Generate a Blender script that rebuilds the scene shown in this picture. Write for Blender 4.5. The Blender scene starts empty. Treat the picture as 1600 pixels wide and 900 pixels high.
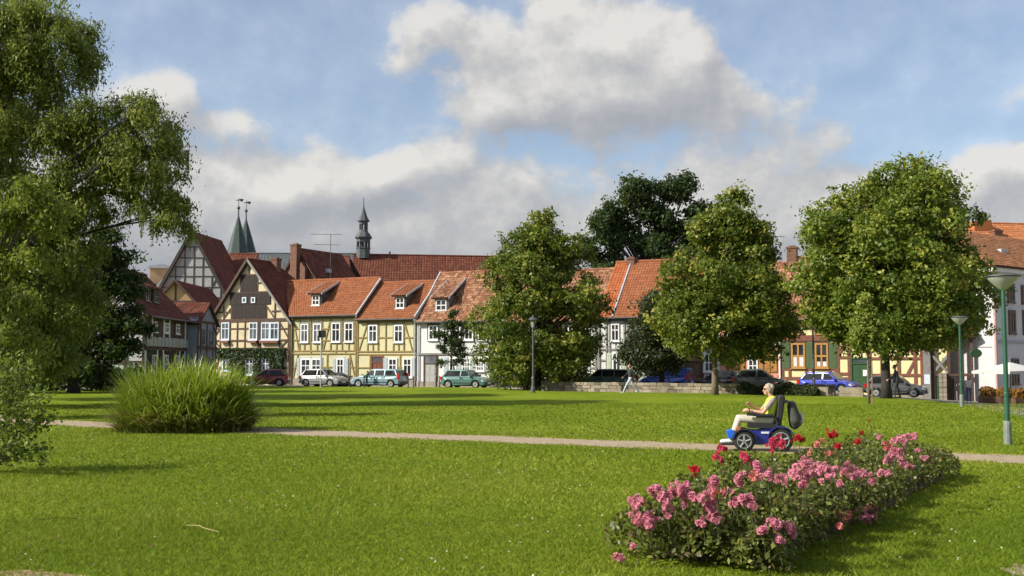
import bpy, bmesh, math, random
import numpy as np
from mathutils import Vector, Matrix

SC = bpy.context.scene
COL = SC.collection
R = random.Random(7)
RNG = np.random.default_rng(11)
rad = math.radians

# ------------------------------------------------------------------ camera
F, HC = 1690.0, 1.75                       # focal length in pixels of a 1600 px wide frame, eye height
TH = math.atan(119 / F)
cam_d = bpy.data.cameras.new('camera'); cam = bpy.data.objects.new('camera', cam_d); COL.objects.link(cam)
cam_d.sensor_width = 36; cam_d.lens = 36 * F / 1600; cam_d.clip_start = .1; cam_d.clip_end = 6000
cam.location = (0, 0, HC); cam.rotation_euler = (math.pi / 2 + TH, 0, 0)
SC.camera = cam

# ------------------------------------------------------------------ sun, sky, exposure
SUN_AZ = math.atan2(-.955, -.295); SUN_EL = rad(34)
TO_SUN = Vector((math.sin(SUN_AZ) * math.cos(SUN_EL), math.cos(SUN_AZ) * math.cos(SUN_EL), math.sin(SUN_EL)))
sl = bpy.data.lights.new('sun', 'SUN'); sl.energy = 4.6; sl.angle = rad(.55); sl.color = (1, .93, .80)
so = bpy.data.objects.new('sun', sl); COL.objects.link(so)
so.rotation_euler = (-TO_SUN).to_track_quat('-Z', 'Y').to_euler(); so.location = (-40, -20, 60)

SC.view_settings.view_transform = 'Standard'; SC.view_settings.look = 'None'
SC.view_settings.exposure = 0.62; SC.view_settings.gamma = 1.0; SC.view_settings.use_curve_mapping = False
SC.render.engine = 'CYCLES'
SC.cycles.use_adaptive_sampling = True; SC.cycles.adaptive_threshold = .025
SC.cycles.max_bounces = 4; SC.cycles.diffuse_bounces = 3; SC.cycles.glossy_bounces = 2
SC.cycles.transmission_bounces = 3; SC.cycles.transparent_max_bounces = 6
SC.cycles.use_denoising = True
SC.cycles.sample_clamp_indirect = 6

W = bpy.data.worlds.new('World'); SC.world = W; W.use_nodes = True


class NT:
    """small helper round a node tree"""
    def __init__(s, tree): s.t = tree
    def n(s, typ, **kw):
        nd = s.t.nodes.new(typ)
        for k, v in kw.items(): setattr(nd, k, v)
        return nd
    def put(s, sock, v):
        if hasattr(v, 'is_output') or isinstance(v, bpy.types.NodeSocket): s.t.links.new(v, sock)
        else: sock.default_value = v
    def m(s, op, a, b=None, c=None, clamp=False):
        nd = s.n('ShaderNodeMath', operation=op); nd.use_clamp = clamp
        for i, v in enumerate((a, b, c)):
            if v is not None: s.put(nd.inputs[i], v)
        return nd.outputs[0]
    def vm(s, op, a, b=None, out=0):
        nd = s.n('ShaderNodeVectorMath', operation=op)
        s.put(nd.inputs[0], a)
        if b is not None: s.put(nd.inputs[1], b)
        return nd.outputs[out]
    def noise(s, vec, scale, detail=3, rough=.55, dist=0.0, dim='3D'):
        nd = s.n('ShaderNodeTexNoise', noise_dimensions=dim); s.put(nd.inputs['Vector'], vec)
        nd.inputs['Scale'].default_value = scale; nd.inputs['Detail'].default_value = detail
        nd.inputs['Roughness'].default_value = rough; nd.inputs['Distortion'].default_value = dist
        return nd.outputs[0]
    def ramp(s, fac, stops):
        nd = s.n('ShaderNodeValToRGB'); s.put(nd.inputs[0], fac)
        el = nd.color_ramp.elements
        while len(el) < len(stops): el.new(.5)
        for e, (p, c) in zip(el, stops):
            e.position = p; e.color = tuple(c) + (1,) if len(c) == 3 else c
        return nd.outputs[0]
    def mix(s, fac, a, b, blend='MIX'):
        nd = s.n('ShaderNodeMix', data_type='RGBA', blend_type=blend)
        s.put(nd.inputs[0], fac); s.put(nd.inputs[6], a); s.put(nd.inputs[7], b)
        return nd.outputs[2]
    def smooth(s, v, a, b):
        nd = s.n('ShaderNodeMapRange', interpolation_type='SMOOTHSTEP')
        s.put(nd.inputs[0], v); nd.inputs[1].default_value = a; nd.inputs[2].default_value = b
        return nd.outputs[0]


def build_sky():
    # cloud density as a function of azimuth / elevation (radians), a group used twice to shade the clouds from the sun's side
    g = bpy.data.node_groups.new('cloud_density', 'ShaderNodeTree')
    g.interface.new_socket('P', in_out='INPUT', socket_type='NodeSocketVector')
    g.interface.new_socket('D', in_out='OUTPUT', socket_type='NodeSocketFloat')
    h = NT(g); gi = h.n('NodeGroupInput'); go = h.n('NodeGroupOutput')
    P = gi.outputs[0]
    warp = h.n('ShaderNodeTexNoise', noise_dimensions='2D'); h.put(warp.inputs['Vector'], P)
    warp.inputs['Scale'].default_value = 11; warp.inputs['Detail'].default_value = 2
    w = h.vm('SUBTRACT', warp.outputs[1], (.5, .5, .5)); w = h.vm('MULTIPLY', w, (.07, .05, 0))
    Q = h.vm('ADD', P, w)
    blobs = [(905, 95, 120, 80, .85), (960, 130, 120, 60, .42), (850, 50, 60, 40, .3), (1095, 100, 55, 40, .70), (1010, 75, 75, 58, .55), (690, 55, 62, 42, .60), (635, 105, 45, 34, .45), (600, 140, 40, 26, .35),
             (930, 190, 200, 40, .50), (720, 160, 85, 24, .32), (840, 130, 70, 55, .35), (1060, 160, 90, 36, .3),
             (285, 195, 45, 36, .75), (200, 165, 75, 30, .38), (390, 218, 50, 26, .55), (330, 295, 150, 46, .5), (110, 240, 150, 65, .5), (585, 262, 56, 24, .75), (500, 290, 110, 30, .5),
             (800, 345, 620, 60, .52), (1200, 185, 50, 30, .42), (1290, 215, 70, 20, .34), (1220, 255, 130, 34, .36), (1180, 340, 200, 50, .5), (690, 235, 60, 24, .45), (780, 270, 90, 26, .35),
             (1545, 298, 80, 36, .85), (1592, 190, 46, 30, .62), (40, 390, 300, 70, .7), (1500, 390, 240, 36, .45)]
    tot = None
    for (px, py, rx, ry, wt) in blobs:
        c = ((px - 800) / F, (569 - py) / F, 0)
        d = h.vm('SUBTRACT', Q, c); d = h.vm('MULTIPLY', d, (F / rx / 1.25, F / ry / 1.25, 0))
        e = h.m('EXPONENT', h.m('MULTIPLY', h.vm('DOT_PRODUCT', d, d, out=1), -1.0))
        tot = h.m('MULTIPLY', e, wt) if tot is None else h.m('MULTIPLY_ADD', e, wt, tot)
    # the rest of the dome: broken cumulus of the same kind, a grey bank near the horizon all round
    far = h.m('ABSOLUTE', h.m('SUBTRACT', h.vm('DOT_PRODUCT', P, (1, 0, 0), out=1), 0.0))
    sep = h.n('ShaderNodeSeparateXYZ'); h.put(sep.inputs[0], P)
    far = h.smooth(h.m('MAXIMUM', h.m('ABSOLUTE', sep.outputs[0]), h.m('ADD', sep.outputs[1], .10)), .46, .75)
    big = h.noise(h.vm('MULTIPLY', P, (2.4, 4.5, 1)), 1.0, 2, .5, 0, '2D')
    bank = h.m('MULTIPLY', h.m('SUBTRACT', 1.0, h.smooth(sep.outputs[1], .08, .28)), .55)
    rest = h.m('ADD', h.m('MULTIPLY', h.smooth(big, .47, .72), 1.05), bank)
    tot = h.m('ADD', tot, h.m('MULTIPLY', rest, far))
    n1 = h.noise(h.vm('MULTIPLY', P, (1, 1.35, 1)), 13, 5, .56, 0, '2D')
    D = h.m('MULTIPLY_ADD', h.m('SUBTRACT', n1, .5), 1.35, tot)
    n2 = h.noise(P, 42, 3, .6, 0, '2D')
    D = h.m('MULTIPLY_ADD', h.m('SUBTRACT', n2, .5), .38, D)
    low = h.m('SUBTRACT', 1.0, h.smooth(sep.outputs[1], .09, .215))
    D = h.m('MULTIPLY_ADD', low, .66, D)
    h.put(go.inputs[0], D)

    k = NT(W.node_tree); W.node_tree.nodes.clear()
    out = k.n('ShaderNodeOutputWorld')
    sky = k.n('ShaderNodeTexSky', sky_type='NISHITA', sun_disc=False)
    sky.sun_elevation = SUN_EL; sky.sun_rotation = SUN_AZ % (2 * math.pi)
    sky.air_density = 1.0; sky.dust_density = 2.0; sky.ozone_density = 2.5; sky.altitude = 120
    tc = k.n('ShaderNodeTexCoord'); sp = k.n('ShaderNodeSeparateXYZ'); k.put(sp.inputs[0], tc.outputs['Generated'])
    u = k.m('ARCTAN2', sp.outputs[0], sp.outputs[1]); v = k.m('ARCSINE', sp.outputs[2])
    cb = k.n('ShaderNodeCombineXYZ'); k.put(cb.inputs[0], u); k.put(cb.inputs[1], v); P = cb.outputs[0]
    def dens(p):
        nd = k.n('ShaderNodeGroup'); nd.node_tree = g; k.put(nd.inputs[0], p); return nd.outputs[0]
    d0 = dens(P); d1 = dens(k.vm('ADD', P, (-.014, .022, 0)))
    alpha = k.m('MAXIMUM', k.smooth(d0, .15, .84), .33)
    lit = k.m('MULTIPLY_ADD', k.m('SUBTRACT', d0, d1), .80, .42)          # towards the sun thinner: a bright rim
    low = k.smooth(v, .05, .26)                                             # high clouds show their sunlit tops, the bank its grey bases
    lit = k.m('ADD', lit, k.m('MULTIPLY_ADD', low, .30, -.16))
    fine = k.noise(P, 34, 3, .6, 0, '2D')
    lit = k.m('MULTIPLY_ADD', k.m('SUBTRACT', fine, .5), .18, lit)
    ccol = k.ramp(lit, [(.0, (.275, .28, .30)), (.35, (.335, .335, .345)), (.62, (.42, .412, .40)), (.95, (.56, .54, .505))])
    b1 = k.n('ShaderNodeBackground'); k.put(b1.inputs[0], sky.outputs[0]); b1.inputs[1].default_value = .12
    b2 = k.n('ShaderNodeBackground'); k.put(b2.inputs[0], ccol); b2.inputs[1].default_value = .94
    mx = k.n('ShaderNodeMixShader'); k.put(mx.inputs[0], k.m('MULTIPLY', alpha, .93)); k.put(mx.inputs[1], b1.outputs[0]); k.put(mx.inputs[2], b2.outputs[0])
    k.put(out.inputs[0], mx.outputs[0])
    W.cycles.sampling_method = 'MANUAL'; W.cycles.sample_map_resolution = 512
build_sky()


# ------------------------------------------------------------------ pixel of the photograph -> a place in the world
def ray(px, py):
    a, b = (px - 800) / F, (450 - py) / F
    return Vector((a, math.cos(TH) - b * math.sin(TH), math.sin(TH) + b * math.cos(TH)))
def gnd(px, py, z=0.0):
    d = ray(px, py); t = (z - HC) / d.z
    return Vector((d.x * t, d.y * t, z))
def atY(px, py, Y):
    d = ray(px, py); t = Y / d.y
    return Vector((d.x * t, Y, HC + d.z * t))
def ppm(Y): return F / Y


class Facade:
    """a vertical plane: origin on the ground, s to the right, y going back"""
    def __init__(s, ox, oy, ang):
        s.o = Vector((ox, oy, 0)); s.a = ang
        s.u = Vector((math.cos(ang), math.sin(ang), 0)); s.b = Vector((-math.sin(ang), math.cos(ang), 0))
    def hit(s, px, py, back=0.0):
        d = ray(px, py); o = s.o + s.b * back
        t = (o - Vector((0, 0, HC))).dot(s.b) / d.dot(s.b)
        p = Vector((0, 0, HC)) + d * t
        return (p - o).dot(s.u), p.z
    def S(s, px, py=560, back=0.0): return s.hit(px, py, back)[0]
    def Z(s, px, py, back=0.0): return s.hit(px, py, back)[1]
    def world(s, x, y, z=0): return s.o + s.u * x + s.b * y + Vector((0, 0, z))
    def sub(s, px, back=0.0):
        """the same line with its origin moved to the pixel column px"""
        x = s.S(px, 560, back); p = s.world(x, back)
        return Facade(p.x, p.y, s.a)


# ------------------------------------------------------------------ materials
MATS = {}
def new_mat(name):
    m = bpy.data.materials.new(name); m.use_nodes = True; MATS[name] = m
    t = NT(m.node_tree); bs = m.node_tree.nodes['Principled BSDF']
    return m, t, bs
def pos(t):
    return t.n('ShaderNodeNewGeometry').outputs['Position']
def bump(t, bs, height, strength=.4, dist=.02):
    b = t.n('ShaderNodeBump'); b.inputs['Strength'].default_value = strength; b.inputs['Distance'].default_value = dist
    t.put(b.inputs['Height'], height); t.put(bs.inputs['Normal'], b.outputs[0])
def plain(name, c, rough=.6, var=.25, scale=3.0, bmp=0.0, metal=0.0, spec=.5, grime=0.0, coat=0.0, fine=0.0):
    """a colour with two scales of uneven tone; grime adds blotches of dirt"""
    m, t, bs = new_mat(name); p = pos(t)
    n = t.noise(p, scale, 4, .6)
    col = t.ramp(n, [(.25, [x * (1 - var) for x in c]), (.75, [min(1, x * (1 + var * .6)) for x in c])])
    if fine:
        col = t.mix(fine, col, t.ramp(t.noise(p, scale * 9, 3, .7), [(.3, (.2, .2, .2)), (.7, (.8, .8, .8))]), 'OVERLAY')
    if grime:
        gz = t.smooth(t.noise(p, scale * .35, 5, .65), .5, .75)
        col = t.mix(t.m('MULTIPLY', gz, grime), col, (.10, .09, .075, 1))
    t.put(bs.inputs['Base Color'], col)
    bs.inputs['Roughness'].default_value = rough; bs.inputs['Metallic'].default_value = metal
    bs.inputs['Specular IOR Level'].default_value = spec; bs.inputs['Coat Weight'].default_value = coat
    if bmp: bump(t, bs, t.noise(p, scale * 8, 4, .6), bmp, .02)
    return m

def tile_mat(name, c1, c2, c3, moss=.0, blot=.35):
    """fired clay: every tile its own tone (face attribute rnd), weather blotches over several tiles"""
    m, t, bs = new_mat(name); p = pos(t)
    at = t.n('ShaderNodeAttribute'); at.attribute_name = 'rnd'
    col = t.ramp(at.outputs['Fac'], [(0, c1), (.55, c2), (1, c3)])
    b = t.smooth(t.noise(p, .7, 5, .65), .42, .7)
    col = t.mix(t.m('MULTIPLY', b, blot), col, [x * .42 for x in c2] + [1])
    if moss:
        g = t.smooth(t.noise(p, 1.9, 4, .7), .5, .68)
        col = t.mix(t.m('MULTIPLY', g, moss), col, (.10, .085, .05, 1))
    t.put(bs.inputs['Base Color'], col); bs.inputs['Roughness'].default_value = .8
    bs.inputs['Specular IOR Level'].default_value = .25
    return m

def leaf_mat(name, dark, mid, light, trans=.35, rough=.5, hue=.5, spec=.35):
    m, t, bs = new_mat(name)
    at = t.n('ShaderNodeAttribute'); at.attribute_name = 'rnd'
    col = t.ramp(at.outputs['Fac'], [(0, dark), (hue, mid), (1, light)])
    t.put(bs.inputs['Base Color'], col); bs.inputs['Roughness'].default_value = rough
    bs.inputs['Specular IOR Level'].default_value = spec
    tr = t.n('ShaderNodeBsdfTranslucent'); t.put(tr.inputs[0], t.mix(.6, col, (.16, .19, .02, 1)))
    mx = t.n('ShaderNodeMixShader'); mx.inputs[0].default_value = trans
    t.put(mx.inputs[1], bs.outputs[0]); t.put(mx.inputs[2], tr.outputs[0])
    t.put(m.node_tree.nodes['Material Output'].inputs[0], mx.outputs[0])
    return m

def glass_mat(name, c=(.03, .035, .04), rough=.06, spec=.6):
    m, t, bs = new_mat(name); p = pos(t)
    col = t.ramp(t.noise(p, .9, 2), [(.35, [x * .5 for x in c]), (.7, [x * 1.7 for x in c])])
    t.put(bs.inputs['Base Color'], col); bs.inputs['Roughness'].default_value = rough
    bs.inputs['Specular IOR Level'].default_value = spec
    bump(t, bs, t.noise(p, 2.2, 2), .06, .05)
    return m


# ------------------------------------------------------------------ object helpers
def tag(o, label=None, cat=None, group=None, kind=None):
    if label: o['label'] = label
    if cat: o['category'] = cat
    if group: o['group'] = group
    if kind: o['kind'] = kind
    return o
def link(o, parent=None):
    COL.objects.link(o)
    if parent is not None: o.parent = parent
    return o
def empty(name, loc=(0, 0, 0), rz=0.0, parent=None):
    o = bpy.data.objects.new(name, None); o.location = loc; o.rotation_euler = (0, 0, rz); o.empty_display_size = .3
    return link(o, parent)
def mesh_obj(name, verts, faces, mat, parent=None, smooth=False, rnd=None, loc=None, rz=0.0):
    me = bpy.data.meshes.new(name); me.from_pydata([tuple(v) for v in verts], [], faces)
    me.update(); finish(me, mat, smooth, rnd)
    o = bpy.data.objects.new(name, me)
    if loc is not None: o.location = loc
    o.rotation_euler = (0, 0, rz)
    return link(o, parent)
def finish(me, mat, smooth=False, rnd=None):
    for x in (mat if isinstance(mat, (list, tuple)) else [mat]):
        me.materials.append(MATS[x] if isinstance(x, str) else x)
    if smooth: me.polygons.foreach_set('use_smooth', [True] * len(me.polygons))
    if rnd is not None:
        a = me.attributes.new('rnd', 'FLOAT', 'FACE'); a.data.foreach_set('value', np.asarray(rnd, np.float32))
def np_mesh(name, verts, loops_per_face, idx, mat, parent=None, rnd=None, smooth=False):
    """fast mesh from arrays: verts (n,3), idx flat loop indices, constant loops per face"""
    verts = np.asarray(verts, np.float32); idx = np.asarray(idx, np.int32).ravel(); nf = len(idx) // loops_per_face
    me = bpy.data.meshes.new(name)
    me.vertices.add(len(verts)); me.vertices.foreach_set('co', verts.ravel())
    me.loops.add(len(idx)); me.loops.foreach_set('vertex_index', idx)
    me.polygons.add(nf); me.polygons.foreach_set('loop_start', np.arange(nf, dtype=np.int32) * loops_per_face)
    me.update(calc_edges=True); finish(me, mat, smooth, rnd)
    return link(bpy.data.objects.new(name, me), parent)
def bm_obj(name, bm, mat, parent=None, smooth=False, loc=None, rz=0.0):
    me = bpy.data.meshes.new(name); bm.normal_update(); bm.to_mesh(me); bm.free(); finish(me, mat, smooth)
    o = bpy.data.objects.new(name, me)
    if loc is not None: o.location = loc
    o.rotation_euler = (0, 0, rz)
    return link(o, parent)

UNIT = {}
def unit_cube(mat):
    """one shared cube per material with slightly eased edges"""
    if mat not in UNIT:
        bm = bmesh.new(); bmesh.ops.create_cube(bm, size=1.0)
        me = bpy.data.meshes.new('block_' + mat); bm.to_mesh(me); bm.free(); me.materials.append(MATS[mat]); UNIT[mat] = me
    return UNIT[mat]
def box(parent, name, x0, x1, y0, y1, z0, z1, mat, roty=0.0):
    o = bpy.data.objects.new(name, unit_cube(mat))
    o.location = ((x0 + x1) / 2, (y0 + y1) / 2, (z0 + z1) / 2); o.scale = (abs(x1 - x0), abs(y1 - y0), abs(z1 - z0))
    o.rotation_euler = (0, roty, 0)
    return link(o, parent)
def bar(parent, name, a, b, w, d, mat, y=-.035):
    """a straight timber in the facade plane from a=(s,z) to b=(s,z), w wide, d deep"""
    dx, dz = b[0] - a[0], b[1] - a[1]; L = math.hypot(dx, dz)
    o = bpy.data.objects.new(name, unit_cube(mat))
    o.location = ((a[0] + b[0]) / 2, y + R.uniform(-.004, .004), (a[1] + b[1]) / 2); o.scale = (L, d, w * R.uniform(.9, 1.1))
    o.rotation_euler = (0, -math.atan2(dz, dx), 0)
    return link(o, parent)

def bbox(bm, x0, x1, y0, y1, z0, z1):
    c = Matrix.Translation(((x0 + x1) / 2, (y0 + y1) / 2, (z0 + z1) / 2)) @ Matrix.Diagonal((abs(x1 - x0), abs(y1 - y0), abs(z1 - z0), 1))
    return bmesh.ops.create_cube(bm, size=1.0, matrix=c)['verts']
def tube_geo(path, radii, seg=8, cap=True):
    """rings along a path -> verts, faces"""
    P = [Vector(p) for p in path]; vs, fs = [], []
    ref = None
    for i, p in enumerate(P):
        d = (P[min(i + 1, len(P) - 1)] - P[max(i - 1, 0)]).normalized()
        if ref is None: ref = Vector((1, 0, 0)) if abs(d.x) < .8 else Vector((0, 1, 0))
        u = (ref - d * ref.dot(d)).normalized(); v = d.cross(u); ref = u
        for k in range(seg):
            a = 2 * math.pi * k / seg
            vs.append(p + (u * math.cos(a) + v * math.sin(a)) * radii[i])
    for i in range(len(P) - 1):
        for k in range(seg):
            a, b = i * seg + k, i * seg + (k + 1) % seg
            fs.append((a, b, b + seg, a + seg))
    if cap:
        fs.append(tuple(reversed(range(seg)))); n = (len(P) - 1) * seg; fs.append(tuple(range(n, n + seg)))
    return vs, fs
class Geo:
    def __init__(s): s.v, s.f = [], []
    def add(s, vf):
        n = len(s.v); s.v += list(vf[0]); s.f += [tuple(i + n for i in f) for f in vf[1]]; return s
    def tube(s, path, radii, seg=8):
        if not isinstance(radii, (list, tuple)): radii = [radii] * len(path)
        return s.add(tube_geo(path, radii, seg))
    def box(s, x0, x1, y0, y1, z0, z1):
        v = [(x, y, z) for z in (z0, z1) for y in (y0, y1) for x in (x0, x1)]
        return s.add((v, [(0, 2, 3, 1), (4, 5, 7, 6), (0, 1, 5, 4), (2, 6, 7, 3), (0, 4, 6, 2), (1, 3, 7, 5)]))
    def lathe(s, prof, seg=16, c=(0, 0, 0), axis='z'):
        vs, fs = [], []
        for (r, h) in prof:
            for k in range(seg):
                a = 2 * math.pi * k / seg; x, y = r * math.cos(a), r * math.sin(a)
                p = {'z': (x, y, h), 'y': (x, h, y), 'x': (h, x, y)}[axis]
                vs.append((p[0] + c[0], p[1] + c[1], p[2] + c[2]))
        for i in range(len(prof) - 1):
            for k in range(seg):
                a, b = i * seg + k, i * seg + (k + 1) % seg
                fs.append((a, b, b + seg, a + seg))
        fs.append(tuple(range(seg))); n = (len(prof) - 1) * seg; fs.append(tuple(range(n, n + seg)))
        return s.add((vs, fs))
    def prism(s, pts, y0, y1):
        """outline pts (x,z) pushed from y0 to y1"""
        n = len(pts); v = [(p[0], y0, p[1]) for p in pts] + [(p[0], y1, p[1]) for p in pts]
        f = [tuple(range(n)), tuple(reversed(range(n, 2 * n)))] + [(i, i + n, (i + 1) % n + n, (i + 1) % n) for i in range(n)]
        return s.add((v, f))
    def obj(s, name, mat, parent=None, smooth=False, loc=None, rz=0.0):
        o = mesh_obj(name, s.v, s.f, mat, parent, smooth, loc=loc, rz=rz)
        bm = bmesh.new(); bm.from_mesh(o.data); bmesh.ops.recalc_face_normals(bm, faces=bm.faces); bm.to_mesh(o.data); bm.free()
        return o

# ------------------------------------------------------------------ the palette
plain('plaster_cream', (.56, .48, .31), .85, .12, 1.5, .15, grime=.26)
plain('plaster_yellow', (.53, .51, .30), .85, .10, 1.2, .15, grime=.24)
plain('plaster_lemon', (.55, .52, .31), .85, .10, 1.2, .15, grime=.24)
plain('plaster_white', (.62, .63, .63), .85, .10, 1.2, .12, grime=.26)
plain('plaster_offwhite', (.66, .66, .60), .85, .12, 1.2, .12, grime=.15)
plain('plaster_rose', (.45, .30, .26), .85, .12, 1.2, .15)
plain('plaster_restaurant', (.50, .50, .51), .85, .08, 1.0, .12, grime=.2)
plain('plaster_grey', (.33, .34, .35), .9, .18, .8, .2, grime=.35)
plain('plaster_bluegrey', (.22, .24, .30), .9, .2, .9, .2, grime=.3)
plain('plaster_pink', (.60, .27, .20), .85, .12, 1.2, .15, grime=.26)
plain('plaster_pale_yellow', (.74, .66, .36), .85, .10, 1.2, .12, grime=.2)
plain('plaster_tan', (.42, .28, .15), .9, .2, .9, .2, grime=.3)
plain('render_brown', (.24, .15, .09), .85, .25, 2, .2, grime=.3)
plain('timber_black', (.035, .028, .026), .8, .35, 4, .3)
plain('timber_dark', (.075, .040, .030), .8, .35, 4, .3)
plain('timber_ochre', (.27, .19, .065), .8, .25, 4, .3)
plain('timber_red', (.19, .07, .045), .8, .25, 4, .3)
plain('timber_grey', (.20, .20, .19), .8, .25, 4, .3)
plain('boards_dark', (.026, .018, .016), .85, .45, 5, .4)
plain('paint_white', (.75, .76, .75), .5, .08, 6)
plain('paint_paleblue', (.55, .63, .72), .5, .1, 6)
plain('paint_shutter', (.42, .47, .50), .6, .12, 6)
plain('paint_shutter_green', (.075, .13, .05), .6, .15, 6)
plain('paint_green', (.03, .085, .03), .55, .2, 5)
plain('paint_brown', (.12, .07, .04), .6, .3, 5)
plain('paint_redbrown', (.16, .045, .02), .6, .25, 5)
plain('paint_amber', (.42, .22, .05), .6, .25, 5)
plain('paint_grey', (.33, .34, .33), .6, .15, 5)
plain('paint_palegreen', (.47, .55, .45), .7, .15, 3, grime=.1)
plain('gutter', (.12, .12, .12), .5, .3, 3, metal=.3)
plain('zinc', (.42, .44, .47), .55, .2, 2, metal=.2)
plain('slate', (.075, .09, .095), .7, .3, 2, .3)
plain('slate_green', (.040, .062, .058), .7, .3, 2, .3)
plain('copper_green', (.05, .085, .07), .7, .3, 2, .2)
plain('chimney_brick', (.16, .078, .05), .9, .4, 5, .5, grime=.3)
plain('stone_plinth', (.27, .24, .19), .9, .3, 2.5, .4, grime=.25)
plain('curtain', (.62, .63, .64), .9, .1, 9)
glass_mat('pane_dark'); glass_mat('pane_grey', (.10, .115, .13), .12)
tile_mat('tile_orange', (.225, .076, .031), (.265, .094, .040), (.30, .116, .052), 0, .2)
tile_mat('tile_new', (.29, .078, .026), (.34, .10, .036), (.38, .125, .05), 0, .2)
tile_mat('tile_old', (.15, .062, .034), (.30, .13, .07), (.42, .24, .14), .55, .45)
tile_mat('tile_plain', (.36, .13, .05), (.42, .16, .062), (.47, .19, .08), 0, .12)
tile_mat('tile_dark', (.10, .028, .018), (.145, .042, .026), (.19, .06, .038), .25, .4)
tile_mat('tile_brown', (.19, .08, .038), (.25, .11, .05), (.31, .15, .075), .3, .3)
tile_mat('tile_church', (.10, .030, .017), (.135, .042, .024), (.17, .058, .033), .15, .3)

# ================================================================== the ground
def sm(x): x = max(0.0, min(1.0, x)); return x * x * (3 - 2 * x)
def gz(x, y):
    """paving level: just under the lawn, falling away towards the restaurant"""
    return -.06 - .65 * sm((x - 18) / 14) * sm((y - 30) / 15)

m, t, bs = new_mat('cobbles'); p = pos(t)
v = t.n('ShaderNodeTexVoronoi'); t.put(v.inputs['Vector'], p); v.inputs['Scale'].default_value = 6
col = t.ramp(t.noise(p, .5, 4), [(.3, (.22, .195, .16)), (.7, (.34, .305, .25))])
col = t.mix(.35, col, v.outputs['Color'], 'SOFT_LIGHT'); t.put(bs.inputs['Base Color'], col); bs.inputs['Roughness'].default_value = .85
bump(t, bs, v.outputs['Distance'], .5, .03)

m, t, bs = new_mat('gravel_path'); p = pos(t)
col = t.ramp(t.noise(p, 3.4, 8, .78), [(.22, (.17, .12, .07)), (.5, (.31, .24, .155)), (.8, (.43, .35, .24))])
t.put(bs.inputs['Base Color'], col); bs.inputs['Roughness'].default_value = .95; bump(t, bs, t.noise(p, 60, 3), .5, .01)

plain('earth', (.17, .105, .06), .95, .35, 6, .6, fine=.4)
plain('bare_earth', (.34, .22, .12), .95, .35, 6, .6, fine=.4)

m, t, bs = new_mat('turf'); p = pos(t)
a = t.noise(p, .16, 3, .55); b = t.noise(p, 2.1, 4, .65); c = t.noise(t.vm('MULTIPLY', p, (1, .6, 1)), 26, 4, .75)
col = t.ramp(a, [(.3, (.12, .182, .010)), (.52, (.17, .235, .015)), (.72, (.24, .272, .032))])
col = t.mix(.8, col, t.ramp(b, [(.25, (.32, .34, .3)), (.7, (.64, .62, .5))]), 'OVERLAY')
col = t.mix(.75, col, t.ramp(c, [(.3, (.22, .25, .2)), (.7, (.75, .72, .6))]), 'OVERLAY')
t.put(bs.inputs['Base Color'], col); bs.inputs['Roughness'].default_value = .9; bs.inputs['Specular IOR Level'].default_value = .1
bump(t, bs, c, .9, .06)

leaf_mat('grass_blade', (.105, .18, .010), (.235, .315, .018), (.48, .46, .085), .5, .6, .6, .2)

xs = np.concatenate([[-900, -300, -120], np.arange(-60, 60.1, 3), [120, 300, 900]])
ys = np.concatenate([[-300, -20], np.arange(10, 130.1, 3), [200, 500, 1500]])
gv = [(x, y, gz(x, y)) for y in ys for x in xs]; nx = len(xs)
gf = [(j * nx + i, j * nx + i + 1, (j + 1) * nx + i + 1, (j + 1) * nx + i) for j in range(len(ys) - 1) for i in range(nx - 1)]
tag(mesh_obj('ground', gv, gf, 'cobbles'), kind='structure')

LAWN = [(-60, 3), (60, 3), (60, 20)] + [tuple(gnd(*q)[:2]) for q in ((1600, 651), (1560, 643), (1525, 636), (1500, 631), (1455, 626), (1420, 623), (1310, 618.5), (1150, 615), (1000, 613), (850, 611), (800, 607.5), (770, 605.5), (660, 604.6), (460, 604), (390, 603))] + [(-24, 92), (-44, 97), (-60, 97)]
n = len(LAWN)
tag(mesh_obj('lawn', [(x, y, 0) for x, y in LAWN] + [(x, y, -.9) for x, y in LAWN], [tuple(range(n))] + [(i, i + n, (i + 1) % n + n, (i + 1) % n) for i in range(n)], 'turf'), kind='structure')

# the sandy path runs parallel to the row of houses; uneven edges, grass reaching over them
PU = Vector((.882, -.471, 0)); PB = Vector((.471, .882, 0))
PC = gnd(700, 684)
def path_c(s): return PC + PU * s + PB * (.10 * math.sin(s * .31) + .06 * math.sin(s * .83 + 1))
PW = .98
pv, pf = [], []
for i in range(161):
    s = -45 + i * .5; c = path_c(s)
    pv.append(c + PB * (PW + .10 * math.sin(s * 1.7) + R.uniform(-.05, .05)) + Vector((0, 0, .006)))
    pv.append(c - PB * (PW - .02 + .10 * math.sin(s * 2.3 + 2) + R.uniform(-.05, .05)) + Vector((0, 0, .006)))
pf = [(2 * i, 2 * i + 1, 2 * i + 3, 2 * i + 2) for i in range(160)]
tag(mesh_obj('path', pv, pf, 'gravel_path'), kind='structure')
def on_path(x, y, m=0.0):
    d = Vector((x, y, 0)) - PC; s = d.dot(PU)
    return abs((Vector((x, y, 0)) - path_c(s)).dot(PB)) < PW + m

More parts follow.
